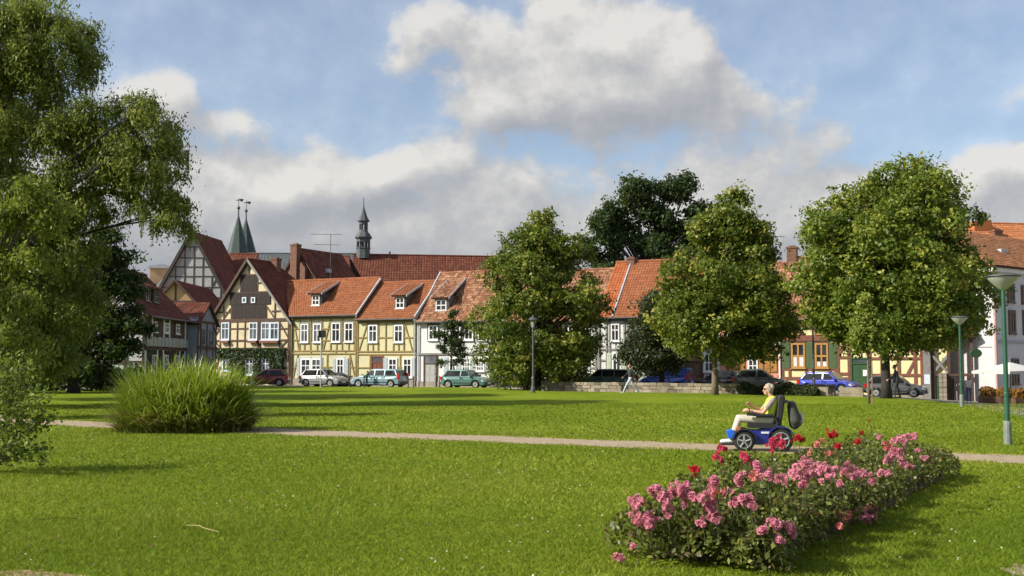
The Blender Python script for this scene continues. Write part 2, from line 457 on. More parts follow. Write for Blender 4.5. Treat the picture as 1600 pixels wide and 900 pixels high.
BED = [Vector((.98, 9.62, 0)), Vector((2.08, 9.15, 0)), Vector((6.9, 17.05, 0)), Vector((5.78, 18.0, 0))]
def in_bed(x, y, m=0.0):
    w = False
    for i in range(4):
        a, b = BED[i], BED[(i + 1) % 4]; e = (b - a).normalized()
        if (x - a.x) * (-e.y) + (y - a.y) * e.x < -m: return False
    return True
def bed_outline():
    pts = []
    for i in range(4):
        a, b = BED[i], BED[(i + 1) % 4]; k = max(4, int((b - a).length / .2))
        cc = sum(BED, Vector()) / 4; pts += [(a.lerp(b, j / k)) * .90 + cc * .10 + Vector((R.uniform(-.05, .05), R.uniform(-.05, .05), .012)) for j in range(k)]
    return pts
bp = bed_outline(); tag(mesh_obj('rose_bed_ground', bp, [tuple(range(len(bp)))], 'earth'), kind='structure')
def blot(name, c, rx, ry, mat, z=.008):
    pts = [(c[0] + rx * math.cos(a) * (1 + .25 * math.sin(3 * a + 1) + R.uniform(-.12, .12)), c[1] + ry * math.sin(a) * (1 + R.uniform(-.15, .15)), z) for a in [2 * math.pi * k / 26 for k in range(26)]]
    return tag(mesh_obj(name, pts, [tuple(range(26))], mat), kind='structure')
q = gnd(20, 900); blot('bare_ground', q + Vector((0, -.12, 0)), .55, .32, 'bare_earth')
q = gnd(1600, 898); blot('path_corner_ground', q + Vector((.28, -.3, 0)), .38, .75, 'gravel_path')

# ================================================================== roofs, windows, timber
def roof_plane(parent, e0, e1, r1, r0, mat, tw=.22, th=.31, thick=.13, name='roof', under='timber_dark', relief=.75):
    """a roof slab with a pantile covering of real relief; e = eaves, r = ridge"""
    e0, e1, r1, r0 = map(Vector, (e0, e1, r1, r0))
    nrm = (e1 - e0).cross(r0 - e0).normalized()
    if nrm.z < 0: nrm = -nrm
    q = [e0, e1, r1, r0]; vs = [p - nrm * .03 for p in q] + [p - nrm * thick for p in q]
    o = mesh_obj(name, vs, [(0, 1, 2, 3), (7, 6, 5, 4), (0, 4, 5, 1), (1, 5, 6, 2), (2, 6, 7, 3), (3, 7, 4, 0)], under, parent)
    nu = max(2, int(round((e1 - e0).length / tw))); nv = max(2, int(round((r0 - e0).length / th)))
    a = np.array
    def P(u, v):
        u = u[..., None]; v = v[..., None]
        return (a(e0) * (1 - u) + a(e1) * u) * (1 - v) + (a(r0) * (1 - u) + a(r1) * u) * v
    ii, jj = np.meshgrid(np.arange(nu), np.arange(nv), indexing='xy')
    du = a([0, .28, .62, 1.0]); hh = a([.0, .045, .05, .0]) * relief
    N = a(nrm); jit = RNG.uniform(-.006, .006, ii.shape)
    V = []
    for row, (dv, lift) in enumerate(((-.04, .04 * relief), (1.0, .004))):
        for k in range(4):
            u = (ii + du[k]) / nu; vv = np.clip((jj + dv) / nv, 0, 1)
            V.append(P(u, vv) + N * (hh[k] + lift + jit)[..., None] if False else P(u, vv) + (hh[k] + lift + jit)[..., None] * N)
    V = np.stack(V, axis=2).reshape(-1, 3)
    base = (np.arange(nu * nv) * 8)[:, None, None]
    idx = base + a([[0, 1, 5, 4], [1, 2, 6, 5], [2, 3, 7, 6]])[None]
    rnd = np.repeat(RNG.random(nu * nv), 3)
    tcov = np_mesh('roof_tiles', V, 4, idx, mat, o, rnd); tcov['kind'] = 'stuff'
    return o
def ridge_cap(parent, a, b, mat, r=.13, roof=None):
    a, b = Vector(a), Vector(b); k = max(3, int((b - a).length / .4)); vs, fs = [], []
    g = Geo()
    for i in range(k):
        p, q = a.lerp(b, i / k), a.lerp(b, (i + 1.12) / k)
        g.tube([p, q], [r * 1.05, r * .92], 7)
    o = g.obj('ridge_tiles', mat, parent)
    o.data.attributes.new('rnd', 'FLOAT', 'FACE').data.foreach_set('value', RNG.random(len(o.data.polygons)).astype(np.float32))
    return o

class House:
    def __init__(s, name, label, fac, cat='house'):
        s.f = fac; s.r = empty(name, fac.o, fac.a); tag(s.r, label, cat)
    # ---- places
    def S(s, px, py=560, back=0.0): return s.f.S(px, py, back)
    def Z(s, px, py, back=0.0): return s.f.Z(px, py, back)
    # ---- walls
    def long_wall(s, s0, s1, depth, ez, rz, run, mat, base=-.7, y0=0.0):
        """walls of a house whose ridge runs along the street"""
        prof = [(y0, base), (y0, ez), (run, rz - .12), (max(depth, run * 2), ez), (max(depth, run * 2), base)]
        v = [(s0, y, z) for y, z in prof] + [(s1, y, z) for y, z in prof]; n = 5
        return mesh_obj('wall', v, [tuple(range(n)), tuple(reversed(range(n, 2 * n)))] + [(i, (i + 1) % n, (i + 1) % n + n, i + n) for i in range(n)], mat, s.r)
    def gable_wall(s, s0, s1, depth, ez, az, mat, base=-.7, mid=None):
        mid = (s0 + s1) / 2 if mid is None else mid
        g = Geo().prism([(s0, base), (s1, base), (s1, ez), (mid, az - .12), (s0, ez)], 0, depth)
        return g.obj('wall', mat, s.r)
    def long_roof(s, s0, s1, ez, rz, run, mat, over=.35, depth=None, rear=True, ridge=True, s0r=None, s1r=None, **kw):
        k = (rz - ez) / run; y0 = -over; z0 = ez - k * over * .6
        z0 = ez - over * .55
        s0r = s0 if s0r is None else s0r; s1r = s1 if s1r is None else s1r
        o = roof_plane(s.r, (s0, y0, z0), (s1, y0, z0), (s1r, run, rz), (s0r, run, rz), mat, **kw)
        if rear:
            roof_plane(s.r, (s1, 2 * run + over, z0), (s0, 2 * run + over, z0), (s0r, run, rz), (s1r, run, rz), mat, tw=.5, th=.6)
        if ridge: ridge_cap(s.r, (s0r, run, rz + .03), (s1r, run, rz + .03), mat)
        return o
    def gutter(s, s0, s1, z, y=-.42, mat='gutter'):
        g = Geo().tube([(s0, y, z), (s1, y, z)], .06, 7); return g.obj('gutter', mat, s.r)
    def downpipe(s, x, z1, z0=0, mat='zinc', y=-.10, r=.05):
        g = Geo().tube([(x, -.38, z1), (x, y, z1 - .35), (x, y, z0)], r, 7); return g.obj('downpipe', mat, s.r)
    # ---- timber frame, given in picture columns / rows
    def beam(s, x0, y0, x1, y1, w=.16, mat='timber_dark', d=.05, back=0.0):
        return bar(s.r, 'timber_beam', s.f.hit(x0, y0), s.f.hit(x1, y1), w, d, mat, -.035 + back)
    def hz(s, x0, x1, y, w=.16, mat='timber_dark', d=.055, **k):
        mid = (x0 + x1) / 2; z = s.f.Z(mid, y)
        return bar(s.r, 'timber_beam', (s.S(x0, y), z), (s.S(x1, y), z), w, d, mat, -.036)
    def vt(s, x, y0, y1, w=.15, mat='timber_dark', d=.05):
        xm = s.S(x, (y0 + y1) / 2)
        return bar(s.r, 'timber_beam', (xm, s.Z(x, y0)), (xm, s.Z(x, y1)), w, d, mat, -.033)
    # ---- openings
    def win(s, x0, y0, x1, y1, frame='paint_white', cols=2, split=(.36,), pane='pane_dark', fw=.085, bw=.05, sill=True, surround=None, y=0.0, parent=None, curt=0.0):
        a, zt = s.f.hit(x0, y0); b, zb = s.f.hit(x1, y1)
        zt = s.Z((x0 + x1) / 2, y0); zb = s.Z((x0 + x1) / 2, y1)
        return window(parent or s.r, a, b, zb, zt, frame, cols, split, pane, fw, bw, sill, surround, y, curt)
    def shut(s, x0, y0, x1, y1, mat='paint_shutter'):
        a = s.S(x0); b = s.S(x1); zt = s.Z((x0 + x1) / 2, y0); zb = s.Z((x0 + x1) / 2, y1)
        g = Geo().box(a + .01, b - .01, -.075, -.02, zb, zt)
        for k in range(int((zt - zb) / .11)):
            g.box(a + .05, b - .05, -.095, -.07, zb + .06 + k * .11, zb + .12 + k * .11)
        return g.obj('shutter', mat, s.r)
    def door(s, x0, y0, x1, y1, mat, frame='timber_dark', transom=None, leaf2=False):
        a = s.S(x0); b = s.S(x1); zt = s.Z((x0 + x1) / 2, y0); zb = -.05
        g = Geo().box(a, b, -.05, -.01, zb, zt)
        ztt = zt
        if transom is not None: ztt = s.Z((x0 + x1) / 2, transom)
        w = b - a; nx = 2
        for i in range(nx):
            for (u, vv) in ((.08, .42), (.5, .92)):
                g.box(a + w * (.1 + i * .45), a + w * (.45 + i * .45), -.068, -.045, zb + (ztt - zb) * u, zb + (ztt - zb) * vv)
        o = g.obj('door', mat, s.r)
        f = Geo().box(a - .12, a, -.10, 0, zb, zt + .1).box(b, b + .12, -.10, 0, zb, zt + .1).box(a, b, -.10, 0, zt, zt + .1)
        if transom is not None: f.box(a, b, -.10, 0, ztt - .04, ztt + .04)
        f.obj('door_frame', frame, o)
        if transom is not None: box(o, 'pane', a + .05, b - .05, -.062, -.048, ztt + .06, zt - .02, 'pane_grey')
        kn = Geo().lathe([(.0, 0), (.035, .01), (.04, .04), (.0, .06)], 8, (b - .14, -.13, 1.0), 'y'); kn.obj('handle', 'zinc', o)
        return o
    def dormer(s, wx0, wy0, wx1, wy1, fx0, fy, fx1, back_y, roofmat, run, ez, rz, frame='paint_white', cheek='slate', split=(.5,), over=.35):
        """shed dormer standing on the front slope; the window given in the picture"""
        k = (rz - ez) / run
        # distance back at which the window face stands: where its sill meets the roof
        y = .6
        for _ in range(12):
            zb = s.Z((wx0 + wx1) / 2, wy1, y); y = max(.1, (zb - .08 - ez) / k)
        a = s.S(wx0, wy1, y); b = s.S(wx1, wy1, y); zb = s.Z((wx0 + wx1) / 2, wy1, y); zt = s.Z((wx0 + wx1) / 2, wy0, y)
        d = empty('dormer', (0, 0, 0), 0, s.r)
        top = zt + .12; yb = (top + .35 - ez) / k; x0, x1 = a - .14, b + .14
        g = Geo()
        v = [(x0, y, zb - .15), (x0, y, top), (x0, yb, top + .3), (x1, y, zb - .15), (x1, y, top), (x1, yb, top + .3)]
        g.add((v, [(0, 1, 2), (5, 4, 3), (0, 3, 4, 1), (1, 4, 5, 2), (0, 2, 5, 3)])); g.obj('dormer_cheeks', cheek, d)
        e = .22; yf = y - .3; zr0 = top + .02; rzb = rz - .25; yr = (rzb - ez) / k
        yr = min(yr, yb + 1.4); zr = ez + k * yr + .05
        roof_plane(d, (x0 - e, yf, zr0), (x1 + e, yf, zr0), (x1 + e, yr, zr), (x0 - e, yr, zr), roofmat, name='dormer_roof', thick=.10)
        gl = Geo().box(x0 - e - .03, x0 - e + .05, yf, yf + .05, zr0 - .1, zr0 + .05); gl.v, gl.f = [], []
        for xx in (x0 - e - .02, x1 + e - .03):
            gl.add(([(xx, yf, zr0 - .10), (xx + .05, yf, zr0 - .10), (xx + .05, yf, zr0 + .09), (xx, yf, zr0 + .09), (xx, yr, zr - .10), (xx + .05, yr, zr - .10), (xx + .05, yr, zr + .09), (xx, yr, zr + .09)],
                    [(0, 1, 2, 3), (7, 6, 5, 4), (0, 4, 5, 1), (1, 5, 6, 2), (2, 6, 7, 3), (3, 7, 4, 0)]))
        gl.obj('verge_board', 'zinc', d)
        window(d, a, b, zb, zt, frame, 2, split, 'pane_dark', .08, .05, True, None, y)
        return d

def window(parent, a, b, zb, zt, frame='paint_white', cols=2, split=(.36,), pane='pane_dark', fw=.085, bw=.05, sill=True, surround=None, y=0.0, curt=0.0):
    """casement window: frame with bars as one part, each pane under it; split = heights of the cross bars from the top"""
    g = Geo(); yf, yb = y - .085, y + .02
    g.box(a, a + fw, yf, yb, zb, zt).box(b - fw, b, yf, yb, zb, zt).box(a + fw, b - fw, yf, yb, zt - fw, zt).box(a + fw, b - fw, yf, yb, zb, zb + fw)
    X = [a + fw + (b - a - 2 * fw) * i / cols for i in range(cols + 1)]
    Zs = [zt - fw] + [zt - (zt - zb) * q for q in split] + [zb + fw]
    for i in range(1, cols): g.box(X[i] - bw * .6, X[i] + bw * .6, yf + .008, yb, zb + fw, zt - fw)
    for j, z in enumerate(Zs[1:-1]): g.box(a + fw, b - fw, yf + .014, yb, z - bw * .7, z + bw * .7)
    o = g.obj('window', frame, parent)
    for i in range(cols):
        for j in range(len(Zs) - 1):
            pm = pane
            if curt and R.random() < curt: pm = 'pane_grey'
            box(o, 'pane', X[i] + .005, X[i + 1] - .005, y - .045, y - .025, Zs[j + 1] + .004, Zs[j] - .004, pm)
    if sill: box(o, 'sill', a - .06, b + .06, y - .16, y - .01, zb - .07, zb - .002, frame)
    if surround:
        h = Geo(); w = .11
        h.box(a - w, a - .002, y - .06, y, zb - w, zt + w).box(b + .002, b + w, y - .06, y, zb - w, zt + w).box(a, b, y - .06, y, zt + .002, zt + w)
        h.obj('surround', surround, o)
    return o

# ---- the common building line of the street
_t0, _t1 = (330 - 800) / F, (1450 - 800) / F
P1 = Vector((_t0 * 97, 97, 0)); P2 = Vector((_t1 * 72, 72, 0))
ANG = math.atan2(P2.y - P1.y, P2.x - P1.x)
ROW = Facade(P1.x, P1.y, ANG)

# ================================================================== C: cream gable house with dark boarding and ivy
def cream_gable():
    f = ROW.sub(331); h = House('gabled_house', 'cream half-timbered house with steep gable, dark boarding and ivy round its door', f)
    T = 'timber_dark'
    s0, s1 = h.S(332, 520), h.S(452, 520); mid = h.S(389.6, 420); ez = h.Z(331, 499); az = h.Z(389.6, 406)
    h.gable_wall(s0, s1, 3.0, ez, az, 'plaster_cream', mid=mid); box(h.r, 'rear_wall', s0 + .01, s1 - .01, 3.0, 9, -.7, ez, 'plaster_cream')
    ov = .35; k0 = (az - ez) / (mid - s0); k1 = (az - ez) / (s1 - mid); dn = .45; rb = 3.6
    roof_plane(h.r, (s1 + dn, -ov, ez - dn * k1), (s1 + dn, 10, ez - dn * k1), (mid, rb, az), (mid, -ov, az), 'tile_dark')
    roof_plane(h.r, (s0 - dn, 10, ez - dn * k0), (s0 - dn, -ov, ez - dn * k0), (mid, -ov, az), (mid, rb, az), 'tile_dark')
    roof_plane(h.r, (s1 + dn, 10, ez - dn * k1), (s0 - dn, 10, ez - dn * k0), (mid - .02, rb, az), (mid + .02, rb, az), 'tile_dark', tw=.4, th=.5)
    ridge_cap(h.r, (mid, -ov, az + .04), (mid, rb, az + .04), 'tile_dark')
    bar(h.r, 'verge_board', (s1 + dn, ez - dn * k1 - .05), (mid, az + .02), .22, .05, 'timber_grey', -ov - .03)
    bar(h.r, 'verge_board', (s0 - dn, ez - dn * k0 - .05), (mid, az + .02), .22, .05, 'timber_dark', -ov - .03)
    for y, x0, x1, w in ((500.5, 331, 453, .27), (545.5, 331, 453, .26), (513.5, 333, 347, .13), (513.5, 358, 390, .13), (513.5, 402, 409, .13), (513.5, 436, 452, .13), (532, 333, 452, .15), (575, 333, 349, .15), (575, 438, 452, .15),
                         (430, 375, 404, .18), (457.5, 360, 420, .2), (443, 379, 379, .1), (442, 402, 410, .12), (488, 338, 364, .13), (486, 425, 444, .13)):
        if x1 > x0: h.hz(x0, x1, y, w, T)
    for x, y0, y1 in ((333, 503, 544), (344.5, 503, 544), (359.5, 503, 544), (371, 503, 544), (383, 503, 544), (404, 503, 544), (407, 503, 544), (437, 503, 544), (451, 503, 544),
                      (350, 478, 499), (362, 478, 499), (416.5, 478, 499), (430, 470, 499), (376.5, 430, 457), (402.5, 430, 457), (389.6, 411, 430), (333.5, 548, 600), (341, 548, 600), (442, 548, 600), (451.5, 548, 600)):
        h.vt(x, y0, y1, .12, T)
    for q in ((333, 528, 345, 545), (345, 512, 333, 530), (452, 528, 438, 545), (438, 505, 452, 530), (350, 497, 361, 482), (418, 480, 429, 497), (334, 560, 341, 572), (341, 585, 334, 598), (336, 574, 348, 556)):
        h.beam(*q, w=.12, mat=T)
    # dark boarding in the gable: single boards
    def boards(x0, x1, y0, y1):
        a, b = h.S(x0, y0), h.S(x1, y0); zt, zb = h.Z(x0, y0), h.Z(x0, y1); n = max(3, int((b - a) / .22))
        for i in range(n):
            xa = a + (b - a) * i / n; box(h.r, 'board', xa + .006, a + (b - a) * (i + 1) / n - .006, -.075 - R.uniform(0, .015), -.01, zb + R.uniform(-.02, .02), zt, 'boards_dark')
    boards(377.5, 402, 431, 456.5); boards(360, 423, 458.5, 477); boards(363.5, 416, 477.6, 497.5)
    for x in (383, 397):
        h.win(x - 3.2, 464.5, x + 3.2, 473.5, 'paint_paleblue', 1, (), 'pane_grey', .10, y=-.07, sill=False)
    for (x0, x1, c) in ((346.5, 358.5, 2), (390, 402.5, 2), (409, 422, 2), (422.6, 436, 2)):
        w = h.win(x0, 503.8, x1, 531, 'paint_paleblue', c, (.36,), 'pane_grey', .10, curt=.4)
    for (x0, x1) in ((346, 359), (389.5, 403), (408, 437)):
        a, b = h.S(x0), h.S(x1); z = h.Z((x0 + x1) / 2, 532)
        box(h.r, 'flower_box', a, b, -.34, -.10, z - .22, z - .02, 'paint_redbrown')
    for (x0, x1, y0, y1) in ((348, 359.5, 553, 580), (384, 396.5, 558.5, 586), (409.5, 422, 558.5, 586)):
        h.win(x0, y0, x1, y1, 'paint_paleblue', 2, (.36,), 'pane_dark', .12, curt=.3)
    # ivy: leaves on a band under the upper floor and in columns between the windows
    pts = []
    def ivy(x0, x1, y0, y1, n):
        for _ in range(n):
            px, py = R.uniform(x0, x1), R.uniform(y0, y1); a, z = f.hit(px, py); pts.append((a, -.08 - R.random() * .28, z))
    ivy(336, 448, 544, 560, 2600); ivy(360, 383, 556, 592, 1700); ivy(397, 408.5, 556, 600, 1000); ivy(423, 444, 556, 602, 1900); ivy(340, 350, 548, 560, 300)
    P = np.array(pts); leaf_cloud('ivy', P, .17, 'leaf_ivy', h.r, nrm=np.tile([[0, -1, .5]], (len(P), 1)), jit=.7)
    # chimney on the right-hand slope
    x = h.S(431, 424, 3.2); z = h.Z(431, 424, 3.2)
    chimney(h.r, x, 3.2, z - 2.2, h.Z(431, 404, 3.2), .66, 'chimney_brick')

def chimney(parent, x, y, z0, z1, w, mat, depth=None):
    d = depth or w
    g = Geo().box(x - w / 2, x + w / 2, y - d / 2, y + d / 2, z0, z1 - .14).box(x - w / 2 - .05, x + w / 2 + .05, y - d / 2 - .05, y + d / 2 + .05, z1 - .14, z1)
    g.box(x - w * .28, x + w * .28, y - d * .28, y + d * .28, z1, z1 + .10)
    return g.obj('chimney', mat, parent)

# ================================================================== D: yellow house with four upper windows
def yellow_wide():
    f = ROW.sub(455); h = House('yellow_house', 'wide yellow half-timbered house with orange roof behind the small silver car', f)
    T = 'timber_ochre'; s0, s1 = 0.0, h.S(557, 540); ez = h.Z(505, 492) + .12; run = 3.55; rz = ez + 3.15
    h.long_wall(s0, s1, 7.1, ez, rz, run, 'plaster_yellow')
    h.long_roof(s0 - .02, s1 + .12, ez, rz, run, 'tile_orange', s0r=s0 - 3.4)
    h.gutter(s0, s1 + .1, ez - .22); h.downpipe(.12, ez - .2, 0, 'gutter')
    box(h.r, 'verge_board', s1 + .12, s1 + .2, -.4, -.3, ez - .4, ez - .1, 'zinc')
    a, b = (s1 + .15, -.36, ez - .2), (s1 + .15, run, rz)
    Geo().add(([(a[0] - .06, a[1], a[2] - .12), (a[0] + .06, a[1], a[2] - .12), (a[0] + .06, a[1], a[2] + .1), (a[0] - .06, a[1], a[2] + .1), (a[0] - .06, b[1], b[2] - .12), (a[0] + .06, b[1], b[2] - .12), (a[0] + .06, b[1], b[2] + .1), (a[0] - .06, b[1], b[2] + .1)],
               [(0, 1, 2, 3), (7, 6, 5, 4), (0, 4, 5, 1), (1, 5, 6, 2), (2, 6, 7, 3), (3, 7, 4, 0)])).obj('verge_board', 'zinc', h.r)
    for y, w in ((497.5, .13), (548.2, .11), (552.8, .10)): h.hz(455.3, 557, y, w, T)
    for x0, x1, y in ((456, 470, 513.8), (482.5, 490, 513.8), (502.5, 518, 513.8), (532.5, 539, 513.8), (552.5, 557, 513.8), (456, 470, 531.5), (502.5, 518, 532), (552.5, 557, 532), (456, 465, 573.8), (503, 521, 573.8), (546, 557, 573.8)):
        h.hz(x0, x1, y, .10, T)
    for x, y0, y1 in ((456.3, 497, 548), (468.5, 497, 548), (485.5, 497, 548), (503.5, 497, 548), (517, 497, 548), (535, 497, 548), (554.5, 497, 548), (456.3, 553, 603), (511.5, 553, 603), (546.5, 553, 603), (556.5, 497, 603), (486, 549, 552), (525, 549, 552), (540, 549, 552), (476, 535, 548), (496, 535, 548), (526, 535, 548), (545, 535, 548)):
        h.vt(x, y0, y1, .105, T)
    for q in ((459, 500, 467, 547), (516.5, 499, 505, 547), (547, 555, 555, 591), (466, 554, 458, 590)): h.beam(*q, w=.10, mat=T)
    for x0, x1, y0, y1, c in ((470.5, 482, 506, 535, .7), (490, 502, 505.5, 535, .7), (518.7, 532, 504.2, 534.4, .1), (539, 552.2, 504, 534.2, .1)):
        h.win(x0, y0, x1, y1, 'paint_white', 2, (.36,), 'pane_dark', .10, curt=c, surround='timber_grey')
    h.win(470.5, 560, 486, 590, 'paint_white', 2, (.38,), 'pane_dark', .13, curt=.3, surround='paint_shutter'); h.win(487, 560, 502.3, 590, 'paint_white', 2, (.38,), 'pane_dark', .13, curt=.3, surround='paint_shutter')
    h.shut(464.6, 559.5, 469.6, 590); h.win(526.4, 560, 537.8, 590, 'paint_white', 2, (.38,), 'pane_dark', .11, surround='paint_shutter'); h.shut(520.8, 559.5, 525.7, 590); h.shut(538.6, 559.5, 545, 590)
    box(h.r, 'plinth', 0, s1, -.06, .02, -.6, .55, 'stone_plinth')
    h.dormer(488, 461.6, 499.8, 477.2, 481, 458, 503, 442, 'tile_orange', run, ez, rz)

# ================================================================== E: yellow house with red-brown door
def yellow_narrow():
    f = ROW.sub(557.6); h = House('yellow_house', 'narrow yellow half-timbered house with red-brown door behind the light blue estate car', f)
    T = 'timber_ochre'; s0, s1 = 0.0, h.S(650, 540); ez = h.Z(600, 497.5) + .12; run = 3.6; rz = h.Z(640, 441, 3.6)
    h.long_wall(s0 + .003, s1, 7.2, ez, rz, run, 'plaster_lemon')
    h.long_roof(s0 - .12, s1 + .05, ez, rz, run, 'tile_orange')
    h.gutter(s0, s1 - .1, ez - .22)
    # zinc flashing where the roof meets the higher neighbour
    x = s1 + .05
    Geo().tube([(x, -.36, ez - .1), (x, run * .5, (ez + rz) / 2 + .08), (x, run, rz + .1)], .12, 6).obj('flashing', 'zinc', h.r)
    h.downpipe(s1 - .06, ez - .2, 0, 'zinc')
    for y, w in ((503, .13), (549.2, .11), (553.8, .10)): h.hz(558, 649, y, w, T)
    for x0, x1, y in ((559, 575, 527.5), (591, 615, 527.5), (631, 647, 527.5), (559, 579, 574.5), (621, 629, 574), (598, 606, 574)): h.hz(x0, x1, y, .10, T)
    for x, y0, y1 in ((559, 503, 604), (574.8, 503, 550), (591.2, 503, 550), (603, 503, 550), (615, 503, 550), (631.3, 503, 550), (647.5, 503, 550), (578.5, 554, 604), (583, 535, 550), (623, 535, 550), (625.5, 554, 604)): h.vt(x, y0, y1, .105, T)
    for q in ((573.5, 508, 561, 548), (633, 507, 644.5, 548)): h.beam(*q, w=.10, mat=T)
    for x0, x1 in ((576.2, 590), (616.2, 630.3)): h.win(x0, 507.5, x1, 535, 'paint_white', 2, (.36,), 'pane_dark', .11, surround='timber_grey', curt=.1)
    h.win(607, 559.5, 621, 590, 'paint_white', 2, (.36,), 'pane_dark', .12, curt=.2); h.win(630, 559.5, 644, 590, 'paint_white', 2, (.36,), 'pane_dark', .12, curt=.2)
    h.shut(599, 559, 606.4, 590.5); h.shut(644.8, 559, 650.6, 590.5)
    h.door(582.5, 558, 597.3, 604, 'paint_redbrown', 'paint_redbrown', 566)
    box(h.r, 'plinth', 0.01, s1, -.06, .02, -.6, .5, 'stone_plinth')
    h.dormer(619, 465, 632, 481.8, 612, 461, 632, 443, 'tile_orange', run, ez, rz)

# ================================================================== F: white house with mottled roof
def white_house():
    f = ROW.sub(651); h = House('white_house', 'white plastered house with mottled old orange roof and grey door', f)
    s0, s1 = 0.0, h.S(766, 540); ez = h.Z(655, 501) + .05; run = 4.1; rz = h.Z(700, 427, run)
    h.long_wall(s0 + .004, s1, 8.2, ez, rz, run, 'plaster_white')
    h.long_roof(s0 - .02, s1 + .05, ez, rz, run, 'tile_old')
    h.gutter(s0, s1, ez - .2); h.downpipe(.22, ez - .2, 0, 'zinc')
    x = s0 - .04
    Geo().tube([(x, -.36, ez - .1), (x, run * .4, ez + (rz - ez) * .4 + .08), (x, run, rz + .1)], .10, 6).obj('flashing', 'zinc', h.r)
    z = h.Z(700, 553.5); box(h.r, 'string_course', .02, s1, -.10, -.002, z - .06, z + .10, 'timber_grey')
    h.win(670, 508, 684.5, 531.5, 'paint_white', 2, (.36,), 'pane_dark', .11, surround='timber_dark')
    for x0 in (706, 726, 747): h.win(x0, 508, x0 + 14, 531.5, 'paint_white', 2, (.36,), 'pane_dark', .11, surround='timber_dark')
    h.door(664.5, 556, 681.5, 604, 'paint_grey', 'timber_dark', 568)
    for x0, x1 in ((702, 713.5), (722, 735.5), (744, 757)): h.win(x0, 559, x1, 580, 'paint_white', 3 if x0 > 720 else 2, (.34, .67), 'pane_grey', .10)
    for x0, x1 in ((693.5, 701), (714, 721.4), (736, 743.4), (757.6, 764.5)): h.shut(x0, 558, x1, 581, 'paint_shutter')
    box(h.r, 'plinth', 0.01, s1, -.07, .02, -.6, .35, 'stone_plinth')
    h.dormer(681.5, 468.5, 698, 485.5, 680, 464, 700, 449, 'tile_old', run, ez, rz, cheek='timber_grey')

# ================================================================== G: house mostly behind the big left-hand lime
def hidden_cream():
    f = ROW.sub(767); h = House('cream_house', 'cream and white house almost hidden behind the tree with the lantern post', f)
    s1 = h.S(934, 540); ez = h.Z(850, 500); run = 4.1; rz = h.Z(850, 425, run)
    h.long_wall(.004, s1, 8.2, ez, rz, run, 'plaster_offwhite'); h.long_roof(-.0, s1, ez, rz, run, 'tile_old'); h.gutter(.1, s1 - .1, ez - .2)
    for y, w in ((549, .18), (575, .14)): h.hz(769, 933, y, w, 'timber_grey')
    for x in (769, 790, 812, 838, 861, 884, 905, 931): h.vt(x, 503, 603, .15, 'timber_grey')
    for x0 in (774, 796, 843, 888, 909): h.win(x0, 508, x0 + 13, 533, 'paint_white', 2, (.36,), curt=.3)
    for x0 in (774, 817, 843, 909): h.win(x0, 556, x0 + 13, 582, 'paint_white', 2, (.36,), curt=.3)
    h.door(866, 557, 881, 604, 'paint_brown', 'timber_dark', 566)
    box(h.r, 'plinth', 0.01, s1, -.06, .02, -.6, .5, 'stone_plinth')

# ================================================================== H: two orange roofs over pale half-timber, plank gate
def orange_roofs():
    f = ROW.sub(935); h = House('pale_house', 'pale half-timbered house with bright orange roof behind the dark small tree', f)
    s1 = h.S(1068, 540); ez = h.Z(1000, 492); run = 4.2; rz = h.Z(985, 410, run); sm_ = h.S(958, 470)
    h.long_wall(.004, s1, 8.4, ez, rz, run, 'plaster_white')
    h.long_roof(0, sm_, ez, rz, run, 'tile_new', rear=False, ridge=False); h.long_roof(sm_ + .14, s1, ez, rz, run, 'tile_orange', ridge=False); ridge_cap(h.r, (0, run, rz + .04), (s1, run, rz + .04), 'tile_orange')
    a0, b0 = (-.36, ez - .15), (run, rz)
    Geo().tube([(sm_ + .07, -.36, ez - .12), (sm_ + .07, run, rz + .07)], .09, 6).obj('verge_board', 'zinc', h.r)
    h.gutter(0, s1, ez - .2)
    T = 'timber_grey'
    for y in (500, 546, 563): h.hz(936, 1066, y, .14, T)
    for x in (937, 948, 953, 976, 981, 993, 1012, 1033, 1050, 1066): h.vt(x, 498, 603, .13, T)
    for x0 in (955, 983, 1015, 1036): h.win(x0, 506, x0 + 13, 533, 'paint_white', 2, (.36,), curt=.3)
    h.win(956.6, 551, 971.4, 579.5, 'paint_white', 2, (.34,), 'pane_dark', .12, curt=.1); h.win(1036, 551, 1049, 579, 'paint_white', 2, (.34,), curt=.2)
    h.shut(948.5, 552, 955.5, 579.5, 'paint_palegreen'); h.shut(972.5, 552, 979.5, 579.5, 'paint_palegreen')
    # pale plank gate
    for i in range(7):
        a = h.S(993.5 + i * 3.2); b = h.S(996.5 + i * 3.2); z = h.Z(1003, 579.5)
        box(h.r, 'gate_board', a, b, -.11 - .01 * (i % 2), -.03, -.1, z, 'paint_palegreen')
    box(h.r, 'plinth', 0.01, h.S(993), -.06, .02, -.6, .5, 'stone_plinth')
    # roof furniture
    chimney(h.r, h.S(987, 408, run), run, rz - .5, rz + .35, .6, 'chimney_brick')

